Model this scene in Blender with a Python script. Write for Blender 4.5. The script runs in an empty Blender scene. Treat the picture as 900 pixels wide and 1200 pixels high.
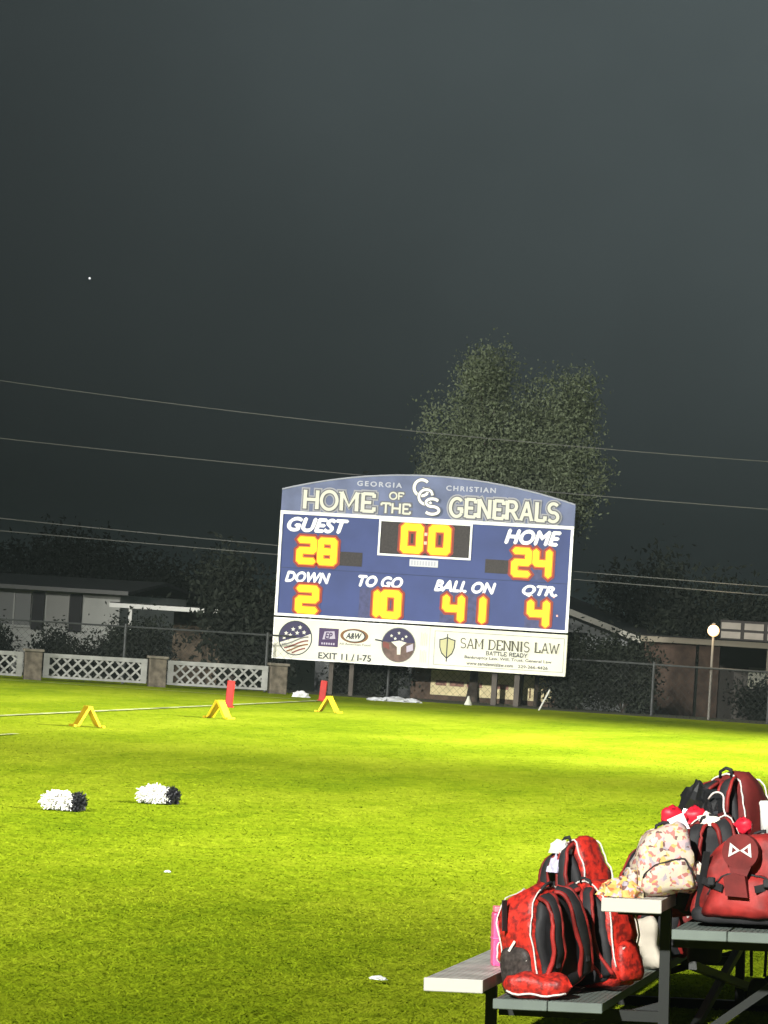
import bpy, bmesh, math, random
import numpy as np
from mathutils import Vector, Matrix, noise
R = math.radians
random.seed(7)
rng = np.random.default_rng(11)
scene = bpy.context.scene
col = scene.collection

# ------------------------------------------------------------------ camera
cam_d = bpy.data.cameras.new('camera')
cam = bpy.data.objects.new('camera', cam_d); col.objects.link(cam)
scene.camera = cam
cam_d.sensor_fit = 'VERTICAL'; cam_d.sensor_height = 36.0; cam_d.lens = 129.0
cam_d.clip_start = 0.1; cam_d.clip_end = 4000
YAW, PITCH, ROLL = R(12), math.atan(119/4300), R(3.5)
F0 = Vector((-math.sin(YAW), math.cos(YAW), 0)); R0 = Vector((math.cos(YAW), math.sin(YAW), 0)); Z0 = Vector((0, 0, 1))
FW = F0*math.cos(PITCH)+Z0*math.sin(PITCH); U0 = -F0*math.sin(PITCH)+Z0*math.cos(PITCH)
RT = R0*math.cos(ROLL)+U0*math.sin(ROLL); UP = -R0*math.sin(ROLL)+U0*math.cos(ROLL)
m = Matrix((RT, UP, -FW)).transposed().to_4x4(); m.translation = Vector((0, 0, 1.92))
cam.matrix_world = m

# ------------------------------------------------------------------ night sky
world = bpy.data.worlds.new('World'); scene.world = world; world.use_nodes = True
nt = world.node_tree; nt.nodes.clear()
wo = nt.nodes.new('ShaderNodeOutputWorld'); bg = nt.nodes.new('ShaderNodeBackground')
tc = nt.nodes.new('ShaderNodeTexCoord'); sep = nt.nodes.new('ShaderNodeSeparateXYZ')
ramp = nt.nodes.new('ShaderNodeValToRGB')                      # by height above the horizon
mr = nt.nodes.new('ShaderNodeMath'); mr.operation = 'MULTIPLY'; mr.inputs[1].default_value = 4.0
side = nt.nodes.new('ShaderNodeMapRange')                       # glow of floodlit haze painted into the sky, brighter to the right
side.inputs['From Min'].default_value = -0.36; side.inputs['From Max'].default_value = -0.06; side.inputs['To Min'].default_value = 0.42; side.inputs['To Max'].default_value = 1.6
nt.links.new(tc.outputs['Generated'], sep.inputs[0]); nt.links.new(sep.outputs['Z'], mr.inputs[0]); nt.links.new(mr.outputs[0], ramp.inputs[0]); nt.links.new(sep.outputs['X'], side.inputs['Value'])
els = ramp.color_ramp.elements
sky = lambda g: (g*0.80, g, g*1.03, 1)
els[0].position = 0.0; els[0].color = sky(0.006); els[1].position = 0.9; els[1].color = sky(0.078)
for z_, g_ in ((0.027, 0.014), (0.07, 0.035), (0.10, 0.047), (0.152, 0.066)):
    e = els.new(z_*4); e.color = sky(g_)
nt.links.new(ramp.outputs[0], bg.inputs['Color']); 
cl = nt.nodes.new('ShaderNodeTexNoise'); cl.inputs['Scale'].default_value = 14.0; cl.inputs['Detail'].default_value = 5.0   # faint unevenness of the humid air
cr = nt.nodes.new('ShaderNodeMapRange'); cr.inputs['To Min'].default_value = 0.80; cr.inputs['To Max'].default_value = 1.20
cm = nt.nodes.new('ShaderNodeMath'); cm.operation = 'MULTIPLY'
nt.links.new(tc.outputs['Generated'], cl.inputs['Vector']); nt.links.new(cl.outputs['Fac'], cr.inputs['Value'])
nt.links.new(cr.outputs[0], cm.inputs[0]); nt.links.new(side.outputs[0], cm.inputs[1]); nt.links.new(cm.outputs[0], bg.inputs['Strength'])
nt.links.new(bg.outputs[0], wo.inputs['Surface'])

vs = scene.view_settings
vs.view_transform = 'Standard'; vs.look = 'None'; vs.exposure = 0.0; vs.gamma = 1.0; vs.use_curve_mapping = False
scene.cycles.use_denoising = True

# faint moonlight
sd = bpy.data.lights.new('moonlight', 'SUN'); sd.energy = 0.02; sd.angle = R(0.5); sd.color = (0.85, 0.92, 1)
so = bpy.data.objects.new('moonlight', sd); col.objects.link(so); so.rotation_euler = (R(40), 0, R(30)); so.location = (0, 0, 40)

# the field's floodlights: (mast base, head height, aim point, watts, cone, blend)
FLOODS = [
    ((-8.0, -16.0), 17.0, (-5.5, 17.0, 0), 140000, 54, 1.0),
    ((-8.0, -16.0), 17.4, (-16.4, 82.0, 2.5), 290000, 13, 1.0),
    ((-8.0, -16.0), 16.6, (-10.5, 36.0, 0), 235000, 26, 1.0),
    ((24.0, 26.0), 17.0, (-9.0, 36.0, 0), 215000, 46, 1.0),
    ((24.0, 60.0), 18.0, (-6.0, 60.0, 0), 540000, 48, 1.0),
    ((-62.0, 30.0), 20.0, (-21.0, 79.0, 0.5), 185000, 40, 1.0),
]

# ------------------------------------------------------------------ materials
MATS = {}
def mat(name, colr, rough=0.7, var=0.0, scale=8.0, metal=0.0, bump=0.0, emit=None, estr=1.0, col2=None, spec=0.3, detail=4.0, lo=0.35, hi=0.65):
    if name in MATS: return MATS[name]
    M = bpy.data.materials.new(name); M.use_nodes = True
    n = M.node_tree; b = n.nodes['Principled BSDF']
    b.inputs['Base Color'].default_value = (*colr, 1); b.inputs['Roughness'].default_value = rough; b.inputs['Metallic'].default_value = metal
    b.inputs['Specular IOR Level'].default_value = spec
    if var or col2 or bump:
        t = n.nodes.new('ShaderNodeTexCoord'); nz = n.nodes.new('ShaderNodeTexNoise')
        nz.inputs['Scale'].default_value = scale; nz.inputs['Detail'].default_value = detail
        n.links.new(t.outputs['Object'], nz.inputs['Vector'])
        if var or col2:
            r = n.nodes.new('ShaderNodeValToRGB'); el = r.color_ramp.elements
            el[0].position = lo; el[1].position = hi
            if col2: el[0].color = (*colr, 1); el[1].color = (*col2, 1)
            else:
                el[0].color = (*[c*(1-var) for c in colr], 1); el[1].color = (*[min(1, c*(1+var)) for c in colr], 1)
            n.links.new(nz.outputs['Fac'], r.inputs[0]); n.links.new(r.outputs[0], b.inputs['Base Color'])
        if bump:
            bp = n.nodes.new('ShaderNodeBump'); bp.inputs['Strength'].default_value = bump; bp.inputs['Distance'].default_value = 0.02
            n.links.new(nz.outputs['Fac'], bp.inputs['Height']); n.links.new(bp.outputs[0], b.inputs['Normal'])
    if emit:
        b.inputs['Emission Color'].default_value = (*emit, 1); b.inputs['Emission Strength'].default_value = estr
    MATS[name] = M
    return M

def grass_mat(name, dark, mid, light, rough=0.8):
    M = bpy.data.materials.new(name); M.use_nodes = True; n = M.node_tree; b = n.nodes['Principled BSDF']
    g = n.nodes.new('ShaderNodeNewGeometry'); mp = n.nodes.new('ShaderNodeMapping'); mp.inputs['Scale'].default_value = (0.42, 0.14, 0.5)
    n1 = n.nodes.new('ShaderNodeTexNoise'); n1.inputs['Scale'].default_value = 1.0; n1.inputs['Detail'].default_value = 6; n1.inputs['Roughness'].default_value = 0.65
    n2 = n.nodes.new('ShaderNodeTexNoise'); n2.inputs['Scale'].default_value = 4.5; n2.inputs['Detail'].default_value = 5
    ad = n.nodes.new('ShaderNodeMath'); ad.operation = 'MULTIPLY_ADD'; ad.inputs[1].default_value = 0.45
    r = n.nodes.new('ShaderNodeValToRGB'); el = r.color_ramp.elements
    el[0].position = 0.54; el[0].color = (*dark, 1); el[1].position = 0.90; el[1].color = (*light, 1); q = el.new(0.70); q.color = (*mid, 1)
    n.links.new(g.outputs['Position'], mp.inputs[0]); n.links.new(mp.outputs[0], n1.inputs['Vector']); n.links.new(g.outputs['Position'], n2.inputs['Vector'])
    n.links.new(n2.outputs['Fac'], ad.inputs[0]); n.links.new(n1.outputs['Fac'], ad.inputs[2]); n.links.new(ad.outputs[0], r.inputs[0])
    n.links.new(r.outputs[0], b.inputs['Base Color']); b.inputs['Roughness'].default_value = rough; b.inputs['Specular IOR Level'].default_value = 0.0
    MATS[name] = M
    return M

# ------------------------------------------------------------------ helpers
class MB:
    """collects vertices and faces, builds ONE mesh object"""
    def __init__(s): s.v = []; s.f = []; s.mi = []
    def add(s, vs, fs, mi=0):
        o = len(s.v); s.v += [tuple(p) for p in vs]; s.f += [tuple(i+o for i in f) for f in fs]; s.mi += [mi]*len(fs); return s
    def box(s, a, b, mi=0):
        x0, y0, z0 = a; x1, y1, z1 = b
        return s.add([(x0,y0,z0),(x1,y0,z0),(x1,y1,z0),(x0,y1,z0),(x0,y0,z1),(x1,y0,z1),(x1,y1,z1),(x0,y1,z1)],
                     [(3,2,1,0),(4,5,6,7),(0,1,5,4),(1,2,6,5),(2,3,7,6),(3,0,4,7)], mi)
    def bar(s, p, q, w, h=None, mi=0, up=(0,0,1)):
        p = Vector(p); q = Vector(q); h = h or w; d = (q-p).normalized(); u = Vector(up)
        if abs(d.dot(u)) > 0.98: u = Vector((1,0,0))
        r = d.cross(u).normalized(); u = r.cross(d).normalized(); vs = []
        for c in (p, q):
            for a, b in ((-1,-1),(1,-1),(1,1),(-1,1)): vs.append(c+r*a*w/2+u*b*h/2)
        return s.add(vs, [(0,1,2,3),(7,6,5,4),(4,5,1,0),(5,6,2,1),(6,7,3,2),(7,4,0,3)], mi)
    def tube(s, pts, r, n=8, mi=0, cap=True):
        pts = [Vector(p) for p in pts]; rs = r if isinstance(r, (list, tuple)) else [r]*len(pts); vs = []; fs = []
        ref = Vector((0.13, 0.21, 0.97))
        for i, p in enumerate(pts):
            d = (pts[min(i+1, len(pts)-1)]-pts[max(i-1, 0)])
            d = d.normalized() if d.length > 1e-9 else Vector((0,0,1))
            a = d.cross(ref)
            if a.length < 0.1: a = d.cross(Vector((1,0,0)))
            a.normalize(); b = a.cross(d).normalized()
            for k in range(n):
                t = 2*math.pi*k/n; vs.append(p+a*math.cos(t)*rs[i]+b*math.sin(t)*rs[i])
        for i in range(len(pts)-1):
            for k in range(n): fs.append((i*n+k, i*n+(k+1) % n, (i+1)*n+(k+1) % n, (i+1)*n+k))
        if cap: fs.append(tuple(range(n-1, -1, -1))); fs.append(tuple((len(pts)-1)*n+k for k in range(n)))
        return s.add(vs, fs, mi)
    def ring_loft(s, rings, mi=0, cap=True, closed=True):
        n = len(rings[0]); vs = [p for r in rings for p in r]; fs = []
        for i in range(len(rings)-1):
            for k in range(n if closed else n-1): fs.append((i*n+k, i*n+(k+1) % n, (i+1)*n+(k+1) % n, (i+1)*n+k))
        if cap: fs.append(tuple(range(n-1, -1, -1))); fs.append(tuple((len(rings)-1)*n+k for k in range(n)))
        return s.add(vs, fs, mi)
    def build(s, name, mats, parent=None, smooth=False):
        me = bpy.data.meshes.new(name); me.from_pydata(s.v, [], s.f)
        for M in (mats if isinstance(mats, (list, tuple)) else [mats]): me.materials.append(M)
        if len(me.materials) > 1: me.polygons.foreach_set('material_index', s.mi)
        if smooth: me.polygons.foreach_set('use_smooth', [True]*len(me.polygons))
        me.update()
        bm = bmesh.new(); bm.from_mesh(me); bmesh.ops.recalc_face_normals(bm, faces=bm.faces); bm.to_mesh(me); bm.free()
        o = bpy.data.objects.new(name, me); col.objects.link(o)
        if parent: o.parent = parent
        return o

def bevel(o, w=0.01, seg=2):
    bm = bmesh.new(); bm.from_mesh(o.data)
    bmesh.ops.bevel(bm, geom=list(bm.edges), offset=w, segments=seg, affect='EDGES', profile=0.6)
    bm.to_mesh(o.data); bm.free(); return o
def tag(o, label=None, cat=None, group=None, kind=None):
    if label: o['label'] = label
    if cat: o['category'] = cat
    if group: o['group'] = group
    if kind: o['kind'] = kind
    return o
def empty(name, loc, rot=(0,0,0)):
    o = bpy.data.objects.new(name, None); col.objects.link(o); o.location = loc; o.rotation_euler = rot; o.empty_display_size = 0.1; return o
def copy_tree(o, parent=None):
    c = o.copy(); col.objects.link(c)
    if parent: c.parent = parent
    for ch in [x for x in o.children]: copy_tree(ch, c)
    return c
def sstep(a, b, x):
    t = min(1, max(0, (x-a)/(b-a))); return t*t*(3-2*t)

# terrain height: flat field, low bank under the stand, yards beyond the end fence lie lower
BX, BY, TILT = -2.92, 15.2, R(2.0)
def ground_z(x, y):
    z = -0.70*sstep(84.0, 90.0, y)
    k = sstep(8, 12, y)*(1-sstep(24, 32, y))
    z += k*math.tan(TILT)*max(0.0, min(x-BX, 6.0))
    return z

# ------------------------------------------------------------------ ground and field markings
gm = grass_mat('field_grass', (0.112, 0.168, 0.005), (0.165, 0.222, 0.007), (0.240, 0.288, 0.014))
soil = mat('yard_ground', (0.045, 0.048, 0.022), 0.95, var=0.4, scale=1.5)
def make_ground():
    xs = sorted(set(list(np.linspace(-1500, -60, 8)) + list(np.linspace(-60, 40, 101)) + list(np.linspace(40, 1500, 8))))
    ys = sorted(set(list(np.linspace(-200, -10, 6)) + list(np.linspace(-10, 130, 141)) + list(np.linspace(130, 3000, 10))))
    v = [(x, y, ground_z(x, y)) for y in ys for x in xs]; nx = len(xs); f = []; mi = []
    for j in range(len(ys)-1):
        for i in range(nx-1):
            f.append((j*nx+i, j*nx+i+1, (j+1)*nx+i+1, (j+1)*nx+i))
            mi.append(1 if (ys[j] >= 80.5 or abs(xs[i]) > 70 or ys[j] < -12) else 0)
    b = MB(); b.v = v; b.f = f; b.mi = mi
    o = b.build('ground', [gm, soil], smooth=True); o['kind'] = 'structure'
make_ground()
paint = mat('turf_paint', (0.30, 0.33, 0.12), 0.9, var=0.5, scale=2.0)
def line(name, x0, x1, y0, y1):
    b = MB(); b.add([(x0,y0,.016),(x1,y0,.016),(x1,y1,.016),(x0,y1,.016)], [(0,1,2,3)]); o = b.build(name, paint); o['kind'] = 'structure'
line('sideline', -17.26, -17.10, -5, 75.4)
line('end_line', -60, -17.264, 75.3, 75.42)
line('yard_mark', -14.95, -14.85, 46.2, 47.3)

# short turf: blades of grass over the part of the field in view
def turf():
    N = 480000
    u = rng.random(N); d0, d1 = 13.5, 82.0
    dep = 1.0/(1/d0+(1/d1-1/d0)*u)
    lat = (rng.random(N)-0.5)*2*(0.135*dep+0.6)
    x = F0.x*dep+R0.x*lat; y = F0.y*dep+R0.y*lat
    k = y < 80.4; x, y, dep = x[k], y[k], dep[k]; N = len(x)
    ss = lambda a, b, t: (lambda q: q*q*(3-2*q))(np.clip((t-a)/(b-a), 0, 1))
    z = ss(8, 12, y)*(1-ss(24, 32, y))*math.tan(TILT)*np.clip(x-BX, 0, 6.0)
    h = (0.006+0.008*rng.random(N))*np.clip(1.25-dep/75, 0.35, 1); w = 0.0025+0.00012*dep
    a = rng.random(N)*2*math.pi; lx = rng.normal(0, 0.034, N); ly = rng.normal(0, 0.034, N)
    V = np.empty((N, 3, 3), np.float32)
    V[:, 0] = np.stack([x-np.cos(a)*w, y-np.sin(a)*w, z], 1); V[:, 1] = np.stack([x+np.cos(a)*w, y+np.sin(a)*w, z], 1)
    V[:, 2] = np.stack([x+lx, y+ly, z+h], 1)
    me = bpy.data.meshes.new('turf'); me.vertices.add(3*N); me.vertices.foreach_set('co', V.ravel())
    me.loops.add(3*N); me.loops.foreach_set('vertex_index', np.arange(3*N, dtype=np.int32))
    me.polygons.add(N); me.polygons.foreach_set('loop_start', np.arange(0, 3*N, 3, dtype=np.int32)); me.polygons.foreach_set('loop_total', np.full(N, 3, np.int32))
    me.update(calc_edges=True); me.materials.append(grass_mat('grass_blade', (0.112, 0.168, 0.005), (0.165, 0.222, 0.007), (0.240, 0.288, 0.014)))
    o = bpy.data.objects.new('turf', me); col.objects.link(o)
    tag(o, 'short mown lime green grass covering the football field', 'grass', kind='stuff')
turf()

# ------------------------------------------------------------------ lettering
def text_mesh(s, bold=0.0, shear=0.0, space=1.0):
    c = bpy.data.curves.new('t', 'FONT'); c.body = s; c.offset = bold; c.shear = shear; c.space_character = space; c.resolution_u = 4
    o = bpy.data.objects.new('t', c); col.objects.link(o)
    dg = bpy.context.evaluated_depsgraph_get(); dg.update()
    me = bpy.data.meshes.new_from_object(o.evaluated_get(dg)); vs = [tuple(v.co) for v in me.vertices]; fs = [tuple(p.vertices) for p in me.polygons]
    bpy.data.objects.remove(o); bpy.data.curves.remove(c); bpy.data.meshes.remove(me)
    return vs, fs
def text(name, s, box, y, M, parent, bold=0.0, shear=0.0, space=1.0):
    """sans lettering filling box=(x0,z0,x1,z1) in the plane y, read from -Y"""
    vs, fs = text_mesh(s, 0.0, shear, space)
    xs = [v[0] for v in vs]; zs = [v[1] for v in vs]; x0, z0, x1, z1 = box
    sx = (x1-x0)/(max(xs)-min(xs)); sz = (z1-z0)/(max(zs)-min(zs))
    b = MB()
    for k, (dx, dz) in enumerate(((0,0),(1,0),(-1,0),(0,1),(0,-1)) if bold else ((0,0),)):
        b.add([(x0+(v[0]-min(xs)+dx*bold)*sx, y-.0008*k, z0+(v[1]-min(zs)+dz*bold)*sz) for v in vs], fs)
    return b.build(name, M, parent)
def arc(cx, cy, rx, ry, a0, a1, n=14):
    return [(cx+rx*math.cos(R(a0+(a1-a0)*i/n)), cy+ry*math.sin(R(a0+(a1-a0)*i/n))) for i in range(n+1)]
# serif capitals: width, strokes, points that carry a serif
GL = {
 'H': (.80, [[(.12,0),(.12,1)],[(.68,0),(.68,1)],[(.12,.5),(.68,.5)]], [(.12,0),(.12,1),(.68,0),(.68,1)]),
 'O': (.86, [arc(.43,.5,.36,.48,0,360,24)], []),
 'M': (.98, [[(.14,0),(.14,1)],[(.84,0),(.84,1)],[(.14,1),(.49,.25),(.84,1)]], [(.14,0),(.84,0),(.08,1),(.90,1)]),
 'E': (.72, [[(.14,0),(.14,1)],[(.14,.96),(.64,.96)],[(.14,.5),(.52,.5)],[(.14,.04),(.66,.04)],[(.64,.96),(.64,.76)],[(.66,.04),(.66,.26)]], [(.12,0),(.12,1)]),
 'F': (.68, [[(.14,0),(.14,1)],[(.14,.96),(.62,.96)],[(.14,.5),(.50,.5)],[(.62,.96),(.62,.76)]], [(.14,0),(.12,1)]),
 'T': (.78, [[(.39,0),(.39,1)],[(.05,.96),(.73,.96)],[(.05,.96),(.05,.74)],[(.73,.96),(.73,.74)]], [(.39,0)]),
 'G': (.84, [arc(.44,.5,.36,.48,45,320,20),[(.72,.2),(.72,.44)],[(.48,.44),(.80,.44)]], []),
 'C': (.80, [arc(.44,.5,.36,.48,42,318,20),[(.70,.82),(.74,.62)]], []),
 'N': (.86, [[(.14,0),(.14,1)],[(.72,0),(.72,1)],[(.14,1),(.72,0)]], [(.14,0),(.10,1),(.72,1)]),
 'R': (.80, [[(.14,0),(.14,1)],[(.14,.96)]+arc(.42,.72,.22,.24,90,-90,10)+[(.14,.48)],[(.40,.48),(.70,.02)]], [(.14,0),(.12,1),(.70,0)]),
 'A': (.84, [[(.12,0),(.42,1)],[(.42,1),(.72,0)],[(.22,.32),(.62,.32)]], [(.12,0),(.72,0)]),
 'L': (.70, [[(.14,0),(.14,1)],[(.14,.04),(.62,.04)],[(.62,.04),(.62,.28)]], [(.14,0),(.14,1)]),
 'S': (.70, [arc(.36,.73,.25,.24,30,270,12)+arc(.36,.26,.27,.24,90,-150,12)], []),
 'D': (.84, [[(.14,0),(.14,1)],[(.14,.96)]+arc(.36,.5,.38,.46,90,-90,14)+[(.14,.04)]], [(.12,0),(.12,1)]),
 'I': (.40, [[(.20,0),(.20,1)]], [(.20,0),(.20,1)]),
 'W': (1.06, [[(.06,1),(.30,0)],[(.30,0),(.53,.85)],[(.53,.85),(.76,0)],[(.76,0),(1.0,1)]], [(.06,1),(1.0,1)]),
 'B': (.76, [[(.14,0),(.14,1)],[(.14,.96)]+arc(.40,.74,.22,.22,90,-90,10)+[(.14,.52)],[(.40,.52)]+arc(.42,.28,.24,.24,90,-90,10)+[(.14,.04)]], [(.12,0),(.12,1)]),
 'Y': (.84, [[(.10,1),(.42,.48)],[(.74,1),(.42,.48)],[(.42,.48),(.42,0)]], [(.10,1),(.74,1),(.42,0)]),
}
def ribbon(b, pts, w, y, dz):
    n = len(pts); closed = (Vector(pts[0])-Vector(pts[-1])).length < 1e-6; L = []; Rr = []
    for i, p in enumerate(pts):
        a = Vector(pts[i-1] if i else (pts[-2] if closed else p)); c = Vector(pts[i+1] if i < n-1 else (pts[1] if closed else p)); p = Vector(p)
        d = (c-a).normalized(); nrm = Vector((-d.y, d.x))
        L.append(p+nrm*w/2); Rr.append(p-nrm*w/2)
    vs = [(q.x, y-dz, q.y) for q in L+Rr]
    b.add(vs, [(i, i+1, n+i+1, n+i) for i in range(n-1)])
def serif_text(name, s, box, y, M, parent, w=0.15, grow=0.0, serif=0.2, thick=None):
    x0, z0, x1, z1 = box; tot = sum(GL[c][0] if c != ' ' else .45 for c in s); sx = (x1-x0)/tot; sz = z1-z0; cx = x0; b = MB(); k = 0
    for c in s:
        if c == ' ': cx += .45*sx; continue
        W, strokes, ser = GL[c]; T = lambda p: (cx+p[0]*sx, z0+p[1]*sz)
        for st in strokes:
            ww = w*sz
            if thick and len(st) == 2 and abs(st[0][0]-st[1][0]) < .2: ww *= thick
            pts = [T(p) for p in st]
            if grow and len(pts) == 2:
                d = (Vector(pts[1])-Vector(pts[0])).normalized()*grow*.5
                pts = [tuple(Vector(pts[0])-d), tuple(Vector(pts[1])+d)]
            ribbon(b, pts, ww+grow, y, .0006*k); k += 1
        for p in ser:
            q = T(p); inn = .035*sz if p[1] < .5 else -.035*sz
            ribbon(b, [(q[0]-serif*sz*.5-grow/2, q[1]+inn), (q[0]+serif*sz*.5+grow/2, q[1]+inn)], .07*sz+grow, y, .0006*k); k += 1
        cx += W*sx
    return b.build(name, M, parent)
def disc(b, cx, cz, rx, rz, y, n=28):
    b.add([(cx+rx*math.cos(2*math.pi*i/n), y, cz+rz*math.sin(2*math.pi*i/n)) for i in range(n)], [tuple(range(n))]); return b
def star(b, cx, cz, r, y):
    b.add([(cx+(r if i % 2 == 0 else r*.42)*math.sin(math.pi*i/5), y, cz+(r if i % 2 == 0 else r*.42)*math.cos(math.pi*i/5)) for i in range(10)], [tuple(range(10))]); return b

# ------------------------------------------------------------------ scoreboard
def scoreboard():
    root = empty('scoreboard', (-19.85, 82.0, 0))
    tag(root, 'blue electronic football scoreboard with lit yellow digits on posts at field end', 'scoreboard')
    blue = mat('scoreboard_blue', (0.034, 0.052, 0.170), 0.55, var=0.10, scale=1.2)
    hdr = mat('header_blue', (0.120, 0.142, 0.250), 0.6, var=0.18, scale=1.6)
    white = mat('sign_white', (0.66, 0.645, 0.53), 0.6, var=0.05, scale=2)
    trim = mat('trim_white', (0.82, 0.81, 0.78), 0.5)
    cream = mat('cream_letter', (0.58, 0.57, 0.49), 0.6)
    outl = mat('letter_outline', (0.13, 0.13, 0.16), 0.7)
    ink = mat('sign_ink', (0.035, 0.04, 0.05), 0.7); inkg = mat('sign_ink_grey', (0.16, 0.16, 0.15), 0.7)
    dark = mat('module_black', (0.022, 0.016, 0.016), 0.5, var=0.3, scale=30)
    navy = mat('navy', (0.03, 0.025, 0.07), 0.6); purp = mat('purple', (0.055, 0.03, 0.09), 0.6)
    redm = mat('flag_red', (0.18, 0.05, 0.04), 0.6); brn = mat('oval_brown', (0.20, 0.09, 0.03), 0.6)
    W = 6.83; zo = .75; H = lambda v: v+zo
    # cabinet
    c = MB(); c.box((0.03, 0.0, H(1.0)), (W-.03, .22, H(3.40))); face = c.build('cabinet', blue, root)
    for a, b_ in (((0,-.03,H(.985)),(W,0.0-.002,H(1.045))), ((0,-.03,H(3.325)),(W,-.002,H(3.40))), ((0,-.03,H(1.0475)),(.065,-.002,H(3.3225))), ((W-.065,-.03,H(1.0475)),(W,-.002,H(3.3225)))):
        MB().box(a, b_).build('trim', trim, root)
    # panel seam of the cabinet
    MB().box((.067, -.006, H(2.085)), (W-.067, -.001, H(2.100))).build('seam', mat('seam', (.03,.04,.10), .7), face)
    # arched header
    n = 30; top = [(W*i/n, H(3.89+.48*(1-(2*i/n-1)**2))) for i in range(n+1)]
    prof = [(0, H(3.404)), (W, H(3.404))]+top[::-1]
    h = MB(); N = len(prof)
    h.add([(x, .0, z) for x, z in prof]+[(x, .12, z) for x, z in prof], [tuple(range(N)), tuple(range(2*N-1, N-1, -1))]+[(i, (i+1) % N, N+(i+1) % N, N+i) for i in range(N)])
    head = h.build('header_sign', hdr, root)
    rim = MB(); rim.tube([(x, -.005, z) for x, z in top], .018, 6); rim.build('rim', mat('rim_grey', (.35,.36,.42), .5), head)
    for s, bx in (('HOME', (.50, H(3.47), 2.22, H(3.90))), ('GENERALS', (3.93, H(3.47), 6.48, H(3.90)))):
        serif_text('lettering_halo', s, bx, -.003, mat('halo_grey', (.30,.30,.33), .7), head, w=.17, grow=.115)
        serif_text('lettering_outline', s, bx, -.018, outl, head, w=.17, grow=.055)
        serif_text('lettering', s, bx, -.034, cream, head, w=.17, thick=1.15)
    serif_text('lettering_outline', 'OF', (2.52, H(3.79), 2.87, H(3.95)), -.004, outl, head, w=.2, grow=.05)
    serif_text('lettering', 'OF', (2.52, H(3.79), 2.87, H(3.95)), -.018, cream, head, w=.2)
    serif_text('lettering_outline', 'THE', (2.34, H(3.47), 3.05, H(3.70)), -.004, outl, head, w=.19, grow=.06)
    serif_text('lettering', 'THE', (2.34, H(3.47), 3.05, H(3.70)), -.02, cream, head, w=.19)
    pale = mat('pale_letter', (.42, .43, .50), .7)
    text('lettering', 'GEORGIA', (1.76, H(4.06), 2.80, H(4.17)), -.006, pale, head, bold=.03, space=1.35)
    text('lettering', 'CHRISTIAN', (3.84, H(4.06), 4.98, H(4.17)), -.006, pale, head, bold=.03, space=1.3)
    for i, (ch, bx) in enumerate((('G', (3.05, H(3.90), 3.47, H(4.28))), ('C', (3.18, H(3.71), 3.56, H(4.06))), ('S', (3.33, H(3.49), 3.75, H(3.86))))):
        serif_text('monogram_outline', ch, bx, -.006-.022*i, outl, head, w=.2, grow=.03)
        serif_text('monogram', ch, bx, -.017-.022*i, trim, head, w=.17)
    # captions
    cap = mat('caption_white', (.85, .85, .85), .5)
    for s, bx in (('GUEST', (.19,2.95,1.60,3.25)), ('HOME', (5.27,2.94,6.53,3.25)), ('DOWN', (.21,1.78,1.25,2.01)), ('TO GO', (1.93,1.77,2.95,2.01)), ('BALL ON', (3.71,1.77,5.11,2.01)), ('QTR.', (5.74,1.76,6.52,2.01))):
        text('caption', s, (bx[0], H(bx[1]), bx[2], H(bx[3])), -.008, cap, face, bold=.05, shear=.28)
    # clock window and the other display windows
    for a, b_ in (((2.33,2.50),(4.50,2.545)), ((2.33,3.28),(4.50,3.322)), ((2.33,2.5475),(2.375,3.2775)), ((4.455,2.5475),(4.50,3.2775))):
        MB().box((a[0], -.028, H(a[1])), (b_[0], -.002, H(b_[1]))).build('clock_frame', trim, face)
    for x0, z0, x1, z1 in ((2.38,2.55,4.45,3.275), (.38,2.16,1.40,2.86), (1.42,2.21,1.98,2.53), (4.84,2.24,5.41,2.55), (5.42,2.15,6.42,2.88), (.44,1.055,1.06,1.74), (1.97,1.055,3.00,1.74), (3.86,1.055,4.96,1.74), (5.82,1.055,6.43,1.74)):
        big = (x1-x0) > 2 or x0 in (1.42, 4.84)
        M = dark if big else mat('module_blue', (.045,.050,.135), .5, var=.2, scale=10)
        MB().box((x0, -.012, H(z0)), (x1, -.001, H(z1))).build('display_window', M, face)
    core = mat('led_core', (.8,.6,.0), .5, emit=(1.0, .70, .005), estr=1.35); halo = mat('led_orange_halo', (.6,.15,.0), .5, emit=(1.0, .20, .003), estr=.80)  # orange rim: halo of the lit segments, added as an emitting border
    glow = mat('led_red_glow', (.10,.015,.01), .5, emit=(.42, .035, .012), estr=.55)  # wide dim red layer: glow around the digits, added as emitting geometry
    SEG = {'0':'abcdef','1':'bc','2':'abged','4':'fgbc','8':'abcdefg'}
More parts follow.
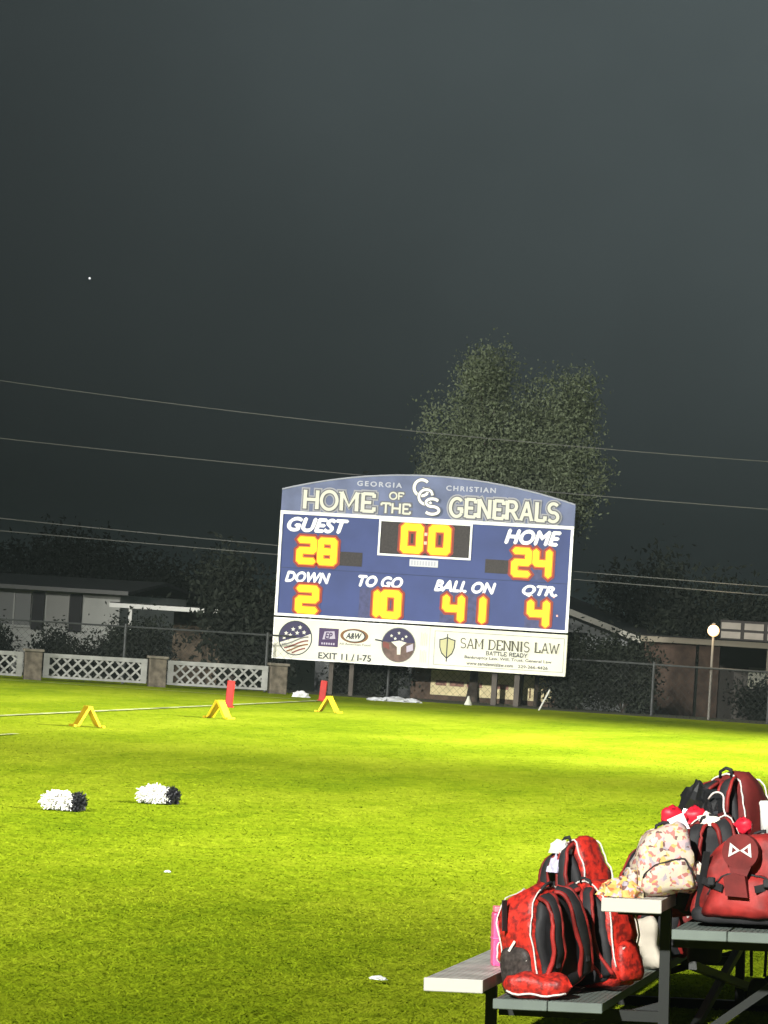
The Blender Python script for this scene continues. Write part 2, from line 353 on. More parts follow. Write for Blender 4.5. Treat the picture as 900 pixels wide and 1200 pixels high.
    def digit(ch, x0, z0, x1, z1, t=.138):
        d = empty('digit', (0, 0, 0)); d.parent = root
        zm = (z0+z1)/2; i = t/2; L, Rr = x0+i, x1-i; B, T = z0+i, z1-i
        pos = {'a':((L,T),(Rr,T)), 'g':((L,zm),(Rr,zm)), 'd':((L,B),(Rr,B)), 'f':((L,zm),(L,T)), 'b':((Rr,zm),(Rr,T)), 'e':((L,B),(L,zm)), 'c':((Rr,B),(Rr,zm))}
        for k, sg in enumerate(SEG[ch]):
            (ax, az), (bx, bz) = pos[sg]; m_ = MB()
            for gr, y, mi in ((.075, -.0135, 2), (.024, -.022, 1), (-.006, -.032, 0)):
                w = t/2+gr; hor = abs(az-bz) < 1e-6; e = .5*t*.55+gr
                y -= .0008*k
                if hor: q = [(ax-e-w*.3,az),(ax-e+w*.5,az+w),(bx+e-w*.5,bz+w),(bx+e+w*.3,bz),(bx+e-w*.5,bz-w),(ax-e+w*.5,az-w)]
                else: q = [(ax,az-e-w*.3),(ax+w,az-e+w*.5),(bx+w,bz+e-w*.5),(bx,bz+e+w*.3),(bx-w,bz+e-w*.5),(ax-w,az-e+w*.5)]
                m_.add([(x, y, H(z)) for x, z in q]+[(x, y+.006, H(z)) for x, z in q], [tuple(range(6)), tuple(range(11,5,-1))]+[(j,(j+1)%6,6+(j+1)%6,6+j) for j in range(6)], mi)
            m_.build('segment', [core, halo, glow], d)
    digit('2', .44, 2.20, .90, 2.82); digit('8', .93, 2.20, 1.38, 2.82)
    digit('2', 5.45, 2.19, 5.90, 2.85); digit('4', 5.93, 2.19, 6.37, 2.85)
    digit('0', 2.86, 2.585, 3.37, 3.255, .15); digit('0', 3.50, 2.585, 4.01, 3.255, .15)
    digit('2', .48, 1.07, 1.02, 1.71, .15)
    digit('1', 1.98, 1.07, 2.46, 1.71, .15); digit('0', 2.47, 1.07, 2.95, 1.71, .15)
    digit('4', 3.92, 1.07, 4.42, 1.70, .15); digit('1', 4.44, 1.07, 4.92, 1.70, .15)
    digit('4', 5.87, 1.07, 6.38, 1.70, .15)
    led = mat('led_pink', (.7,.3,.25), .5, emit=(1.0, .38, .22), estr=.9)
    for z in (2.80, 3.00):
        MB().box((3.40, -.03, H(z)), (3.465, -.014, H(z)+.07)).build('colon_dot', led, face)
    for x, z in ((6.56, 1.36), (6.46, 1.78)): disc(MB(), x, H(z), .022, .022, -.01, 10).build('possession_light', led, face)
    p = MB().box((3.09, -.02, H(2.29)), (3.75, -.002, H(2.45))).build('maker_plate', mat('plate', (.55,.55,.58), .6), face)
    for i in range(9): MB().box((3.13+.066*i, -.024, H(2.32)), (3.165+.066*i, -.0205, H(2.42))).build('plate_letter', mat('plate_letter', (.40,.40,.46), .7), p)
    # sponsor panels
    sl = MB().box((0, -.02, zo), (3.665, .05, H(.945))).build('sponsor_panel', white, root)
    sr = MB().box((3.67, -.02, zo), (W, .05, H(.945))).build('sponsor_panel', white, root)
    y = -.023
    fr = MB()
    for q in (((.0,.0),(3.66,.022)), ((0,.92),(3.66,.943)), ((0,.025),(.022,.917))): fr.box((q[0][0], y-.004, H(q[0][1])), (q[1][0], y, H(q[1][1])))
    fr.build('panel_edge', trim, sl)
    # flag medallion
    cx, cz, r = .53, H(.49), .375
    disc(MB(), cx, cz, r+.025, r+.025, y, 30).build('medallion_rim', ink, sl)
    disc(MB(), cx, cz, r, r, y-.004, 30).build('medallion', white, sl)
    b = MB(); pts = [(cx+r*math.cos(R(a)), cz+r*math.sin(R(a))) for a in range(18, 199, 6)]
    b.add([(px_, y-.008, pz) for px_, pz in pts]+[(cx-.1, y-.008, cz-.02), (cx+.14, y-.008, cz+.02)], [tuple(range(len(pts)+2))]); b.build('canton', navy, sl)
    for sx, sz in ((-.22,.10),(-.06,.20),(.10,.25),(-.26,.0),(-.12,.06),(.04,.12),(.2,.14)): star(MB(), cx+sx, cz+sz, .055, y-.012).build('star', white, sl)
    for i in range(4):
        zc = -.06-.085*i; b = MB(); pr = []
        for k in range(13):
            t = -1+2*k/12; px_ = t*r; pz = zc+.10*t+.03*math.sin(t*3)
            if px_*px_+pz*pz < r*r*.97: pr.append((px_, pz))
        if len(pr) > 1:
            ribbon(b, [(cx+a_, cz+b__) for a_, b__ in pr], .035, y-.009, .001*i); b.build('stripe', redm if i % 2 else brn if i == 2 else inkg, sl)
    # purple square logo
    q = MB().box((1.08, y-.006, H(.34)), (1.54, y, H(.76))).build('logo_square', purp, sl)
    MB().add([(1.17,y-.009,H(.50)),(1.21,y-.009,H(.68)),(1.44,y-.009,H(.70)),(1.47,y-.009,H(.53))], [(0,1,2,3)]).build('logo_patch', mat('lilac', (.42,.38,.46), .6), sl)
    text('logo_letter', 'EP', (1.23, H(.52), 1.40, H(.66)), y-.013, purp, sl, bold=.03, shear=.2)
    for k in range(6): MB().box((1.15+.055*k, y-.010, H(.385)), (1.185+.055*k, y-.007, H(.43))).build('fine_print', mat('lilac', (0,0,0)), sl)
    # oval logo
    disc(MB(), 1.91, H(.62), .33, .165, y, 30).build('oval_rim', brn, sl)
    disc(MB(), 1.91, H(.62), .265, .145, y-.004, 30).build('oval_black', ink, sl)
    disc(MB(), 1.90, H(.62), .245, .125, y-.008, 30).build('oval', white, sl)
    text('logo_letter', 'A&W', (1.72, H(.555), 2.08, H(.685)), y-.012, ink, sl, bold=.04, shear=.25)
    text('logo_caption', 'All American Food', (1.57, H(.405), 2.30, H(.455)), y-.004, inkg, sl, bold=.01)
    text('lettering', 'EXIT 11 / I-75', (1.10, H(.06), 2.33, H(.20)), y-.004, ink, sl, bold=.02)
    # eagle medallion with a flag-patterned crown
    cx, cz, r = 2.95, H(.48), .40
    disc(MB(), cx, cz, r, r, y, 30).build('medallion_rim', inkg, sl)
    disc(MB(), cx, cz-.01, r*.94, r*.94, y-.004, 30).build('medallion', mat('eagle_brown', (.11,.07,.055), .6, var=.4, scale=6), sl)
    b = MB(); pts = [(cx+r*.95*math.cos(R(a)), cz+r*.95*math.sin(R(a))) for a in range(10, 171, 8)]
    b.add([(a_, y-.008, b__) for a_, b__ in pts]+[(cx-.14, y-.008, cz+.05), (cx+.14, y-.008, cz+.05)], [tuple(range(len(pts)+2))]); b.build('eagle_crown', navy, sl)
    for sx, sz in ((-.17,.20),(0,.27),(.17,.20),(-.08,.14),(.09,.14)): star(MB(), cx+sx, cz+sz, .042, y-.012).build('star', white, sl)
    MB().add([(cx-.17,y-.012,cz+.06),(cx-.03,y-.012,cz-.05),(cx-.02,y-.012,cz-.22),(cx+.06,y-.012,cz-.22),(cx+.06,y-.012,cz-.05),(cx+.19,y-.012,cz+.06),(cx+.02,y-.012,cz+.10)], [tuple(range(7))]).build('eagle_head', white, sl)
    MB().add([(cx+.20,y-.012,cz-.16),(cx+.19,y-.012,cz-.02),(cx+.34,y-.012,cz+.05),(cx+.35,y-.012,cz-.10)], [(0,1,2,3)]).build('eagle_wing', mat('lilac', (0,0,0)), sl)
    MB().add([(cx-.20,y-.012,cz-.12),(cx-.22,y-.012,cz+.02),(cx-.36,y-.012,cz+.06),(cx-.35,y-.012,cz-.06)], [(0,1,2,3)]).build('eagle_wing', redm, sl)
    b = MB(); ribbon(b, [(cx-.55, cz+.09), (cx-.42, cz+.075), (cx-.30, cz+.03)], .035, y-.010, 0); b.build('feather', ink, sl)
    for k, (z0, z1) in enumerate(((.12,.40), (.50,.80))):
        for j in range(4): MB().box((3.46+.042*j, y-.003, H(z0)), (3.482+.042*j, y, H(z1-.03*(j % 2)))).build('fine_print', mat('print_grey', (.48,.48,.43), .7), sl)
    # law firm panel
    b = MB()
    for q in (((3.78,.085),(6.77,.095)), ((3.78,.85),(6.77,.86)), ((3.78,.0975),(3.79,.8475)), ((6.76,.0975),(6.77,.8475))): b.box((q[0][0], y-.003, H(q[0][1])), (q[1][0], y, H(q[1][1])))
    b.build('panel_border', inkg, sr)
    sh = [(-.19,.16),(-.10,.18),(0,.22),(.10,.18),(.19,.16),(.18,-.02),(.13,-.16),(0,-.28),(-.13,-.16),(-.18,-.02)]
    MB().add([(4.08+a_, y-.002, H(.51)+b__) for a_, b__ in sh], [tuple(range(10))]).build('shield_rim', ink, sr)
    MB().add([(4.08+a_*.86, y-.006, H(.51)+b__*.88) for a_, b__ in sh], [tuple(range(10))]).build('shield', mat('shield_gold', (.46,.44,.24), .6), sr)
    MB().box((4.068, y-.012, H(.17)), (4.092, y-.008, H(.80))).build('sword', ink, sr)
    serif_text('lettering', 'SAM DENNIS LAW', (4.37, H(.50), 6.66, H(.73)), y-.003, mat('ink_brown', (.085,.08,.06), .7), sr, w=.10, serif=.22, thick=1.5)
    serif_text('lettering', 'BATTLE READY', (4.98, H(.375), 5.95, H(.465)), y-.003, ink, sr, w=.18)
    text('lettering', 'Bankruptcy Law, Will, Trust, General Law', (4.50, H(.255), 6.50, H(.34)), y-.003, ink, sr, bold=.012)
    text('lettering', 'www.samdennislaw.com', (4.55, H(.13), 5.62, H(.21)), y-.003, ink, sr, bold=.012)
    text('lettering', '229-266-4426', (5.74, H(.13), 6.42, H(.20)), y-.003, ink, sr, bold=.012)
    # posts
    steel = mat('post_brown', (.055,.045,.035), .6, var=.3, scale=3)
    for x, w in ((1.36, .10), (1.84, .10), (5.17, .12), (5.69, .12)):
        MB().box((x-w/2, .225, -.3), (x+w/2, .225+w, H(3.3))).build('post', steel, root)
scoreboard()

# ------------------------------------------------------------------ field equipment
yel = mat('marker_yellow', (.62, .40, .008), .5, var=.1, scale=5)
def yard_marker(x, y, rz, lab):
    r = empty('yard_marker', (x, y, ground_z(x, y)+.012), (0, 0, rz)); tag(r, lab, 'yard marker', 'yellow yard markers along the sideline')
    hh, sp, t, L = .285, .19, .025, .23
    for s in (-1, 1):
        b = MB(); q = [(s*sp, 0), (s*(sp-t*1.6), 0), (0-s*.002+s*.004, hh-t*1.2), (s*.004, hh), (s*.03, hh)]
        b.add([(px_, -L/2, pz) for px_, pz in q]+[(px_, L/2, pz) for px_, pz in q], [tuple(range(5)), tuple(range(9,4,-1))]+[(i,(i+1)%5,5+(i+1)%5,5+i) for i in range(5)])
        b.build('panel', yel, r)
        MB().box((s*sp-.02+s*.03, -L/2-.01, -.01), (s*sp+.02+s*.03, L/2+.01, .022)).build('foot', yel, r)
    MB().box((-.035, -L/2-.004, hh-.03), (.035, L/2+.004, hh+.012)).build('hinge', yel, r)
yard_marker(-15.24, 51.75, R(34), 'yellow folding yard marker farthest from the scoreboard, with a dark shaded side')
yard_marker(-15.29, 59.66, R(-14), 'yellow folding yard marker just in front of the nearer red pylon')
yard_marker(-15.18, 67.50, R(-4), 'yellow folding yard marker nearest the scoreboard, beside the farther red pylon')
def pylon(x, y, h, lean, lab):
    r = empty('pylon', (x, y, 0), (0, lean, R(8))); tag(r, lab, 'pylon', 'red end zone pylons')
    bevel(MB().box((-.068, -.068, .012), (.068, .068, h)).build('body', mat('pylon_red', (.30, .007, .004), .55, var=.12, scale=6), r), .015)
    bevel(MB().box((-.095, -.095, 0), (.095, .095, .03)).build('weighted_base', mat('pylon_base', (.28, .008, .005), .7), r), .008)
pylon(-16.86, 66.46, .50, R(3), 'taller looking red foam pylon on the sideline nearer the camera')
pylon(-17.10, 75.33, .44, R(4), 'smaller looking red foam pylon at the corner by the end fence')

def pom(x, y, rz, lab, k):
    r = empty('pom_pom', (x, y, .0), (0, 0, rz)); tag(r, lab, 'pom-pom', 'cheer pom-poms lying on the grass')
    random.seed(k)
    def strands(name, M, cx, rx, ry, rz_, n):
        b = MB()
        for i in range(n):
            d = Vector((random.gauss(0,1), random.gauss(0,1), random.gauss(0,1)+.25)).normalized()
            ln = random.uniform(.66, 1.0)*(1.12 if random.random() < .10 else 1)
            tip = Vector((cx+d.x*rx*ln, d.y*ry*ln, .075+d.z*rz_*ln))
            if tip.z < .008: tip.z = .008+random.random()*.01
            o = Vector((cx+d.x*.04, d.y*.03, .075)); mid = (o+tip)/2+Vector((random.gauss(0,.018), random.gauss(0,.018), random.gauss(.012,.015)))
            s = d.cross(Vector((random.gauss(0,1), random.gauss(0,1), random.gauss(0,1)))).normalized()*.0075
            b.add([o-s, o+s, mid+s, mid-s, tip+s*.8, tip-s*.8], [(0,1,2,3), (3,2,4,5)])
        b.build(name, M, r)
    strands('white_streamers', mat('pom_white', (.62,.61,.57), .5), -.03, .185, .14, .115, 1500)
    strands('black_streamers', mat('pom_black', (.012,.012,.014), .35), .13, .09, .12, .11, 700)
    b = MB(); b.tube([(-.10,0,.05),(.0,0,.062),(.12,0,.05)], .016, 8); b.build('handle', mat('pom_black', (0,0,0)), r)
pom(-9.41, 31.35, R(6), 'white cheer pom with a black end, the leftmost on the grass', 3)
pom(-9.12, 33.45, R(14), 'white cheer pom with bushy black end, right of the other pom', 9)

def crumple(name, loc, sx, sy, sz, M, seed, n=10):
    b = MB(); rings = []
    for j in range(6):
        ph = j/5*math.pi/2*.98; rr = math.cos(ph); zz = math.sin(ph); ring = []
        for i in range(n*2):
            a = math.pi*i/n; q = Vector((math.cos(a)*rr, math.sin(a)*rr, zz)); k = 1+.5*noise.noise(q*2.3+Vector((seed, seed*2, 0)))
            ring.append((q.x*sx*k, q.y*sy*k, max(0.0, zz*sz*k)))
        rings.append(ring)
    b.ring_loft(rings); o = b.build(name, M, None, smooth=False); o.location = loc; return o
wp = mat('white_plastic', (.52,.52,.51), .6)
tag(crumple('paper_scrap', (-3.85, 18.68, .028), .045, .03, .018, wp, 1), 'small white paper scrap on the near grass left of the bench', 'litter')
tag(crumple('paper_scrap', (-6.66, 24.81, .03), .022, .018, .012, wp, 5), 'tiny white paper fleck on the grass below the poms', 'litter')
tag(crumple('plastic_bag', (-18.13, 77.75, .0), .19, .12, .13, wp, 2), 'crumpled white plastic bag on the grass beside the farther red pylon', 'bag')
for i, (x, y, s, lb) in enumerate(((-16.75, 79.3, .17, 'leftmost crumpled pale sheet on the ground beneath the scoreboard'), (-16.42, 79.5, .24, 'largest crumpled pale sheet on the ground beneath the scoreboard'), (-16.05, 79.6, .20, 'rightmost crumpled pale sheet on the ground beneath the scoreboard'))):
    tag(crumple('tarpaulin_scrap', (x, y, .0), s*1.3, s*.8, s*.40, mat('tarp_grey', (.42,.43,.44), .7), 7+i), lb, 'tarpaulin', 'pale sheets beneath the scoreboard')
pw = MB(); pw.tube([(-13.25, 80.0, .0), (-13.07, 80.25, .46)], .018, 8); tag(pw.build('leaning_stake', mat('stake_white', (.55,.55,.50), .6)), 'thin white stake leaning in the ground below the scoreboard right end', 'stake')
cb = MB(); cb.ring_loft([[(math.cos(2*math.pi*i/10)*r, math.sin(2*math.pi*i/10)*r, z) for i in range(10)] for r, z in ((.09,0),(.085,.03),(.045,.12),(.02,.20))])
o = cb.build('small_cone', mat('cone_cream', (.5,.5,.42), .7), smooth=True); o.location = (-14.95, 80.6, 0); tag(o, 'small pale cone on the ground beside the thick tree trunk', 'cone')

# ------------------------------------------------------------------ end fences
stone = mat('pillar_stone', (.095,.08,.06), .9, var=.4, scale=7, bump=.6)
latw = mat('lattice_white', (.25,.25,.235), .75, var=.15, scale=4)
P3 = Vector((-19.08, 79.5)); P0 = Vector((-24.9, 77.2)); dirf = (P0-P3).normalized(); angf = math.atan2(-dirf.y, -dirf.x)
def along(t): p = P3+dirf*t; return p.x, p.y
def pillar(t, lab):
    x, y = along(t); r = empty('fence_pillar', (x, y, 0), (0,0,angf)); tag(r, lab, 'pillar', 'stone pillars of the lattice fence')
    bevel(MB().box((-.19,-.19,-.1), (.19,.19,.62)).build('shaft', stone, r), .02)
    bevel(MB().box((-.225,-.225,.622), (.225,.225,.68)).build('cap', mat('pillar_cap', (.13,.115,.09), .9, var=.3, scale=6), r), .015)
pillar(0, 'squat stone fence pillar nearest the scoreboard')
pillar(2.70, 'squat stone fence pillar between two long white lattice panels')
pillar(5.45, 'squat stone fence pillar leftmost, below the white house')
def lattice(t0, t1, lab):
    x, y = along(t1); L = t1-t0; r = empty('lattice_panel', (x, y, 0), (0,0,angf)); tag(r, lab, 'lattice fence', 'white lattice panels at the field end')
    z0, z1 = .06, .60
    MB().box((0,-.03,z1-.09),(L,.03,z1)).build('top_rail', latw, r)
    MB().box((0,-.03,z0),(L,.03,z0+.05)).build('bottom_rail', latw, r)
    for xx in (0, L-.13): MB().box((xx,-.028,z0+.052),(xx+.13,.028,z1-.092)).build('end_stile', latw, r)
    a, b = .132, L-.132; lo, hi = z0+.05, z1-.09; h = hi-lo; st = .235
    for s, yy in ((1, -.012), (-1, .012)):
        c = a-h
        while c < b:
            xa, xb = c, c+h; q0, q1 = max(xa, a), min(xb, b)
            if q1-q0 > .03:
                za = lo+(q0-xa) if s > 0 else hi-(q0-xa); zb = lo+(q1-xa) if s > 0 else hi-(q1-xa)
                MB().bar((q0,yy,za),(q1,yy,zb),.016,.044,up=(0,0,1)).build('slat', latw, r)
            c += st
lattice(.23, 2.47, 'white lattice fence panel nearest the scoreboard, right of the middle pillar')
lattice(2.93, 5.22, 'white lattice fence panel between the two stone pillars on the left')
lattice(5.68, 8.0, 'white lattice fence panel cut off at the left frame edge')

galv = mat('galvanised', (.055,.058,.058), .6, metal=.3, var=.2, scale=6)
def chain_fence(pts, h, lab, posts, dark=None):
    r = empty('chain_link_fence', (*pts[0], 0)); tag(r, lab, 'fence')
    o = Vector((*pts[0], 0)); g = MB(); sp = .16
    for p, q in zip(pts[:-1], pts[1:]):
        p = Vector((*p, 0))-o; q = Vector((*q, 0))-o; L = (q-p).length; d = (q-p)/L
        MB().tube([p+Vector((0,0,h)), q+Vector((0,0,h))], .022, 6).build('top_rail', galv, r)
        c = -h
        while c < L:
            for s in (0, 1):
                a0, a1 = max(c, 0), min(c+h, L)
                if a1 > a0:
                    za, zb = (a0-c, a1-c) if s == 0 else (h-(a0-c), h-(a1-c))
                    g.bar(p+d*a0+Vector((0,0,za)), p+d*a1+Vector((0,0,zb)), .004)
            c += sp
    w = g.build('wire_mesh', mat('wire', (.025,.027,.027), .6, metal=.5), r); w['kind'] = 'stuff'
    for x, y in posts:
        MB().tube([Vector((x,y,-.2))-o, Vector((x,y,h+.06))-o], .03, 8).build('post', galv, r)
chain_fence([(-27.6, 77.4), (-19.0, 80.7)], 1.28, 'chain link fence with thin top rail behind the white lattice panels', [(-25.5, 78.2), (-22.6, 79.32), (-19.6, 80.46)])
chain_fence([(-18.9, 82.75), (-12.9, 82.75), (-11.05, 82.2), (-5.5, 80.6)], 1.15, 'chain link fence running under the scoreboard towards the lamp post', [(-17.25, 82.75), (-11.05, 82.2), (-8.35, 81.42)])

# ------------------------------------------------------------------ foliage
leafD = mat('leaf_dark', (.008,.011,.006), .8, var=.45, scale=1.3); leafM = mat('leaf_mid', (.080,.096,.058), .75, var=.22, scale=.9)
bark = mat('bark', (.045,.036,.028), .95, var=.4, scale=5, bump=.8)
def leaf_cloud(blobs, n, size, M, name, parent, seed, droop=.3):
    g = np.random.default_rng(seed); vol = np.array([b[3]*b[4]*b[5] for b in blobs]); pick = g.choice(len(blobs), n, p=vol/vol.sum())
    B = np.array(blobs)[pick]; d = g.normal(size=(n,3)); d /= np.linalg.norm(d, axis=1)[:,None]; rad = g.random(n)**.42
    # twig clumps: gather leaves towards shared centres for light and dark tufts
    c = B[:, :3]+d*rad[:,None]*B[:, 3:6]
    k = max(12, n//170); cent = c[:k]; asg = g.integers(0, k, n); cl = cent[asg]+g.normal(size=(n,3))*np.array([1, 1, 1.3])*max(size*3.2, .19)
    P = np.where((g.random(n) < .8)[:,None], cl, c)
    t = g.normal(size=(n,3)); t[:,2] -= droop*2; t /= np.linalg.norm(t, axis=1)[:,None]; s = np.cross(t, g.normal(size=(n,3))); s /= np.linalg.norm(s, axis=1)[:,None]+1e-9
    sz = size*(.6+.8*g.random(n))[:,None]
    V = np.empty((n,4,3), np.float32); V[:,0] = P-t*sz; V[:,1] = P+s*sz*.45; V[:,2] = P+t*sz; V[:,3] = P-s*sz*.45
    me = bpy.data.meshes.new(name); me.vertices.add(4*n); me.vertices.foreach_set('co', V.ravel()); me.loops.add(4*n); me.loops.foreach_set('vertex_index', np.arange(4*n, dtype=np.int32))
    me.polygons.add(n); me.polygons.foreach_set('loop_start', np.arange(0,4*n,4,dtype=np.int32)); me.polygons.foreach_set('loop_total', np.full(n,4,np.int32)); me.update(calc_edges=True)
    me.materials.append(M); o = bpy.data.objects.new(name, me); col.objects.link(o); o.parent = parent; return o
def tree(name, loc, trunk_r, trunk_h, blobs, n, size, M, lab, seed, limbs=6, group=None):
    r = empty(name, loc); tag(r, lab, 'tree', group); random.seed(seed)
    b = MB(); b.tube([(0,0,-.25),(0,0,.05),(.02,0,.5),(.05,.02,trunk_h*.5),(.02,.05,trunk_h)], [trunk_r*1.9,trunk_r*1.5,trunk_r*1.05,trunk_r*.9,trunk_r*.55], 10)
    for i in range(limbs):
        t = blobs[i % len(blobs)]; e = Vector(t[:3])+Vector((random.gauss(0,.3)*t[3], random.gauss(0,.3)*t[4], random.gauss(0,.3)*t[5])); s = Vector((.03,.03,trunk_h*random.uniform(.55,.98)))
        mid = (s+e)/2+Vector((random.gauss(0,.15), random.gauss(0,.15), .15)); b.tube([s, mid, e], [trunk_r*.45, trunk_r*.28, trunk_r*.10], 6)
    b.build('trunk', bark, r, smooth=True)
    leaf_cloud(blobs, n, size, M, 'crown', r, seed)
    return r
# tall two-headed tree behind the scoreboard
tree('broadleaf_tree', (-15.46, 83.78, 0), .095, 4.2,
     [(-.15,.2,7.35,.62,.9,1.05), (.25,.2,7.75,.36,.6,.70), (-.80,.2,6.2,.72,1.0,.9), (1.50,.3,6.75,.80,1.0,.95), (2.0,.3,6.9,.48,.8,.80), (.35,.2,5.9,1.3,1.2,1.1), (-.55,.2,5.0,1.2,1.2,1.1), (1.6,.2,5.3,1.25,1.2,1.2), (.5,.2,4.5,1.4,1.2,.9)],
     62000, .042, leafM, 'tall two-headed broadleaf tree rising above the scoreboard', 21, limbs=10)
# dark trees of the yards
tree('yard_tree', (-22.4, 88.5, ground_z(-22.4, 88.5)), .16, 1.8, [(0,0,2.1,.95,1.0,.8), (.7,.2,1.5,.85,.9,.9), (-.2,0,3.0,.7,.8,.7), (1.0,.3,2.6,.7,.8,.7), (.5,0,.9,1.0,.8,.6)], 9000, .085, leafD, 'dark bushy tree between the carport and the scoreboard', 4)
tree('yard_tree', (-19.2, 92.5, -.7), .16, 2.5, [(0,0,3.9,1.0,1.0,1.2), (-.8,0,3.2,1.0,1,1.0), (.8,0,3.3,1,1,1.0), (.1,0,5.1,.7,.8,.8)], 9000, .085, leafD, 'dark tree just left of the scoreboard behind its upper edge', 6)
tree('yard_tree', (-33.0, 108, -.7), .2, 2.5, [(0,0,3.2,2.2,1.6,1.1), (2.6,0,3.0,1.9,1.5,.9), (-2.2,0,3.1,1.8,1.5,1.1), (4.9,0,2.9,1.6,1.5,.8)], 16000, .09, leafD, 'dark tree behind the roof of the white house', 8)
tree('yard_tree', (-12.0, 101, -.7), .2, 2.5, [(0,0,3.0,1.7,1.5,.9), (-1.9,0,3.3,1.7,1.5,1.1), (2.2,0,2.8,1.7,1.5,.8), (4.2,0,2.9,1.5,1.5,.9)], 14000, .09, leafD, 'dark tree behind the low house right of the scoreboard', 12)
def bush(x, y, rx, ry, h, lab, seed, n=2600):
    z = ground_z(x, y); r = empty('shrub', (x, y, z)); tag(r, lab, 'shrub', 'dark shrubs behind the end fence')
    b = MB()
    for i in range(5): b.tube([(0,0,-.05),(math.cos(i*1.3)*rx*.3, math.sin(i*1.3)*ry*.3, h*.35),(math.cos(i*1.3)*rx*.6, math.sin(i*1.3)*ry*.6, h*.7)], [.03,.02,.008], 5)
    b.build('stem', bark, r)
    g = random.Random(seed); bl = [(g.uniform(-.5,.5)*rx, g.uniform(-.4,.4)*ry, h*g.uniform(.35,.62), rx*g.uniform(.45,.6), ry*.5, h*g.uniform(.3,.38)) for _ in range(6)]
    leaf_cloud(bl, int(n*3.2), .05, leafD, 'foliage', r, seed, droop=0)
bush(-27.6, 90.5, .55, .5, 1.62, 'small round dark shrub under the white house window', 1)
bush(-26.0, 89.0, 1.2, .7, 1.85, 'wide dark shrub in front of the white house corner', 2, 3600)
bush(-24.75, 88.2, .85, .6, 2.15, 'low dark shrub in front of the brick carport wall', 3)
bush(-29.2, 89.5, .8, .6, 1.9, 'dark shrub at the left frame edge before the house', 5)
bush(-12.95, 83.2, .75, .45, 1.75, 'tall dark hedge shrub touching the scoreboard right edge', 14, 4200)
bush(-11.85, 83.3, .75, .45, 1.72, 'tall dark hedge shrub left of the brown brick wall', 15, 4200)
bush(-17.9, 83.6, .95, .4, 1.15, 'dark shrub below the scoreboard left sponsor panel', 16, 3600)
bush(-9.0, 86.5, 1.0, .6, .95, 'low dark shrub inside the carport beyond the lamp post', 17, 2600)

# ------------------------------------------------------------------ houses
def house_left():
    g = -.7; r = empty('white_house', (-33.0, 97.0, g)); tag(r, 'pale single-storey house with dark tall shutters at the left edge', 'house')
    wh = mat('house_white', (.40,.405,.375), .85, var=.10, scale=1.2); dk = mat('shutter_dark', (.018,.018,.02), .7); roof = mat('roof_shingle', (.012,.012,.012), .95, var=.3, scale=6); fas = mat('fascia_grey', (.13,.13,.125), .7)
    MB().box((0,0,-.1),(5.15,7,2.68)).build('wall', wh, r)
    MB().add([(-.4,-.45,2.70),(5.5,-.45,2.70),(5.5,3.5,3.02),(-.4,3.5,3.02),(5.5,7.4,2.70),(-.4,7.4,2.70),(-.4,-.45,2.78),(5.5,-.45,2.78),(5.5,3.5,3.12),(-.4,3.5,3.12),(5.5,7.4,2.78),(-.4,7.4,2.78)],
             [(0,1,2,3),(3,2,4,5),(6,7,8,9),(9,8,10,11),(0,1,7,6),(1,2,8,7),(2,4,10,8),(4,5,11,10),(5,3,9,11),(3,0,6,9)]).build('roof', roof, r)
    MB().box((-.4,-.475,2.69),(5.5,-.452,2.80)).build('fascia', fas, r)
    for x in (2.72, 3.80):
        MB().box((x-.06,-.05,1.60),(x+.28,-.003,2.64)).build('shutter', dk, r)
    w = MB().box((1.66,-.04,1.7),(2.62,-.003,2.60)).build('window', mat('window_dim', (.16,.165,.16), .3), r)
    MB().box((1.62,-.06,1.64),(2.64,-.042,1.70)).build('sill', wh, w); MB().box((2.12,-.055,1.702),(2.16,-.042,2.60)).build('muntin', wh, w)
    w = MB().box((3.06,-.03,1.70),(3.72,-.003,2.62)).build('window', mat('curtain', (.28,.28,.26), .8), r)
    MB().box((3.04,-.06,1.64),(3.73,-.032,1.70)).build('sill', wh, w)
    lad = MB().box((3.1,-.09,1.28),(3.62,-.062,1.33)).build('window_box', mat('box_grey', (.28,.28,.27), .8), r)
    c = empty('carport', (-26.75, 92.0, g)); tag(c, 'low brick carport with bright white fascia beside the pale house', 'carport')
    brick = mat('brick_brown', (.085,.065,.045), .9, var=.35, scale=5, bump=.4)
    MB().box((.05,0,2.36),(3.05,.06,2.475)).build('fascia', mat('fascia_white', (.58,.58,.54), .6), c)
    MB().box((.05,.065,2.40),(3.05,4.5,2.50)).build('roof', roof, c)
    for x in (.55,): MB().box((x,.12,-.05),(x+.09,.21,2.395)).build('post', mat('fascia_white', (0,0,0)), c)
    MB().box((1.1,2.6,-.05),(3.9,2.8,2.34)).build('wall', brick, c)
    MB().box((2.05,2.55,1.75),(2.75,2.597,2.2)).build('window', mat('window_tan', (.20,.19,.15), .5), c)
    w2 = MB().box((3.10,.2,-.05),(4.6,.4,1.75)).build('low_wall', brick, c)
house_left()
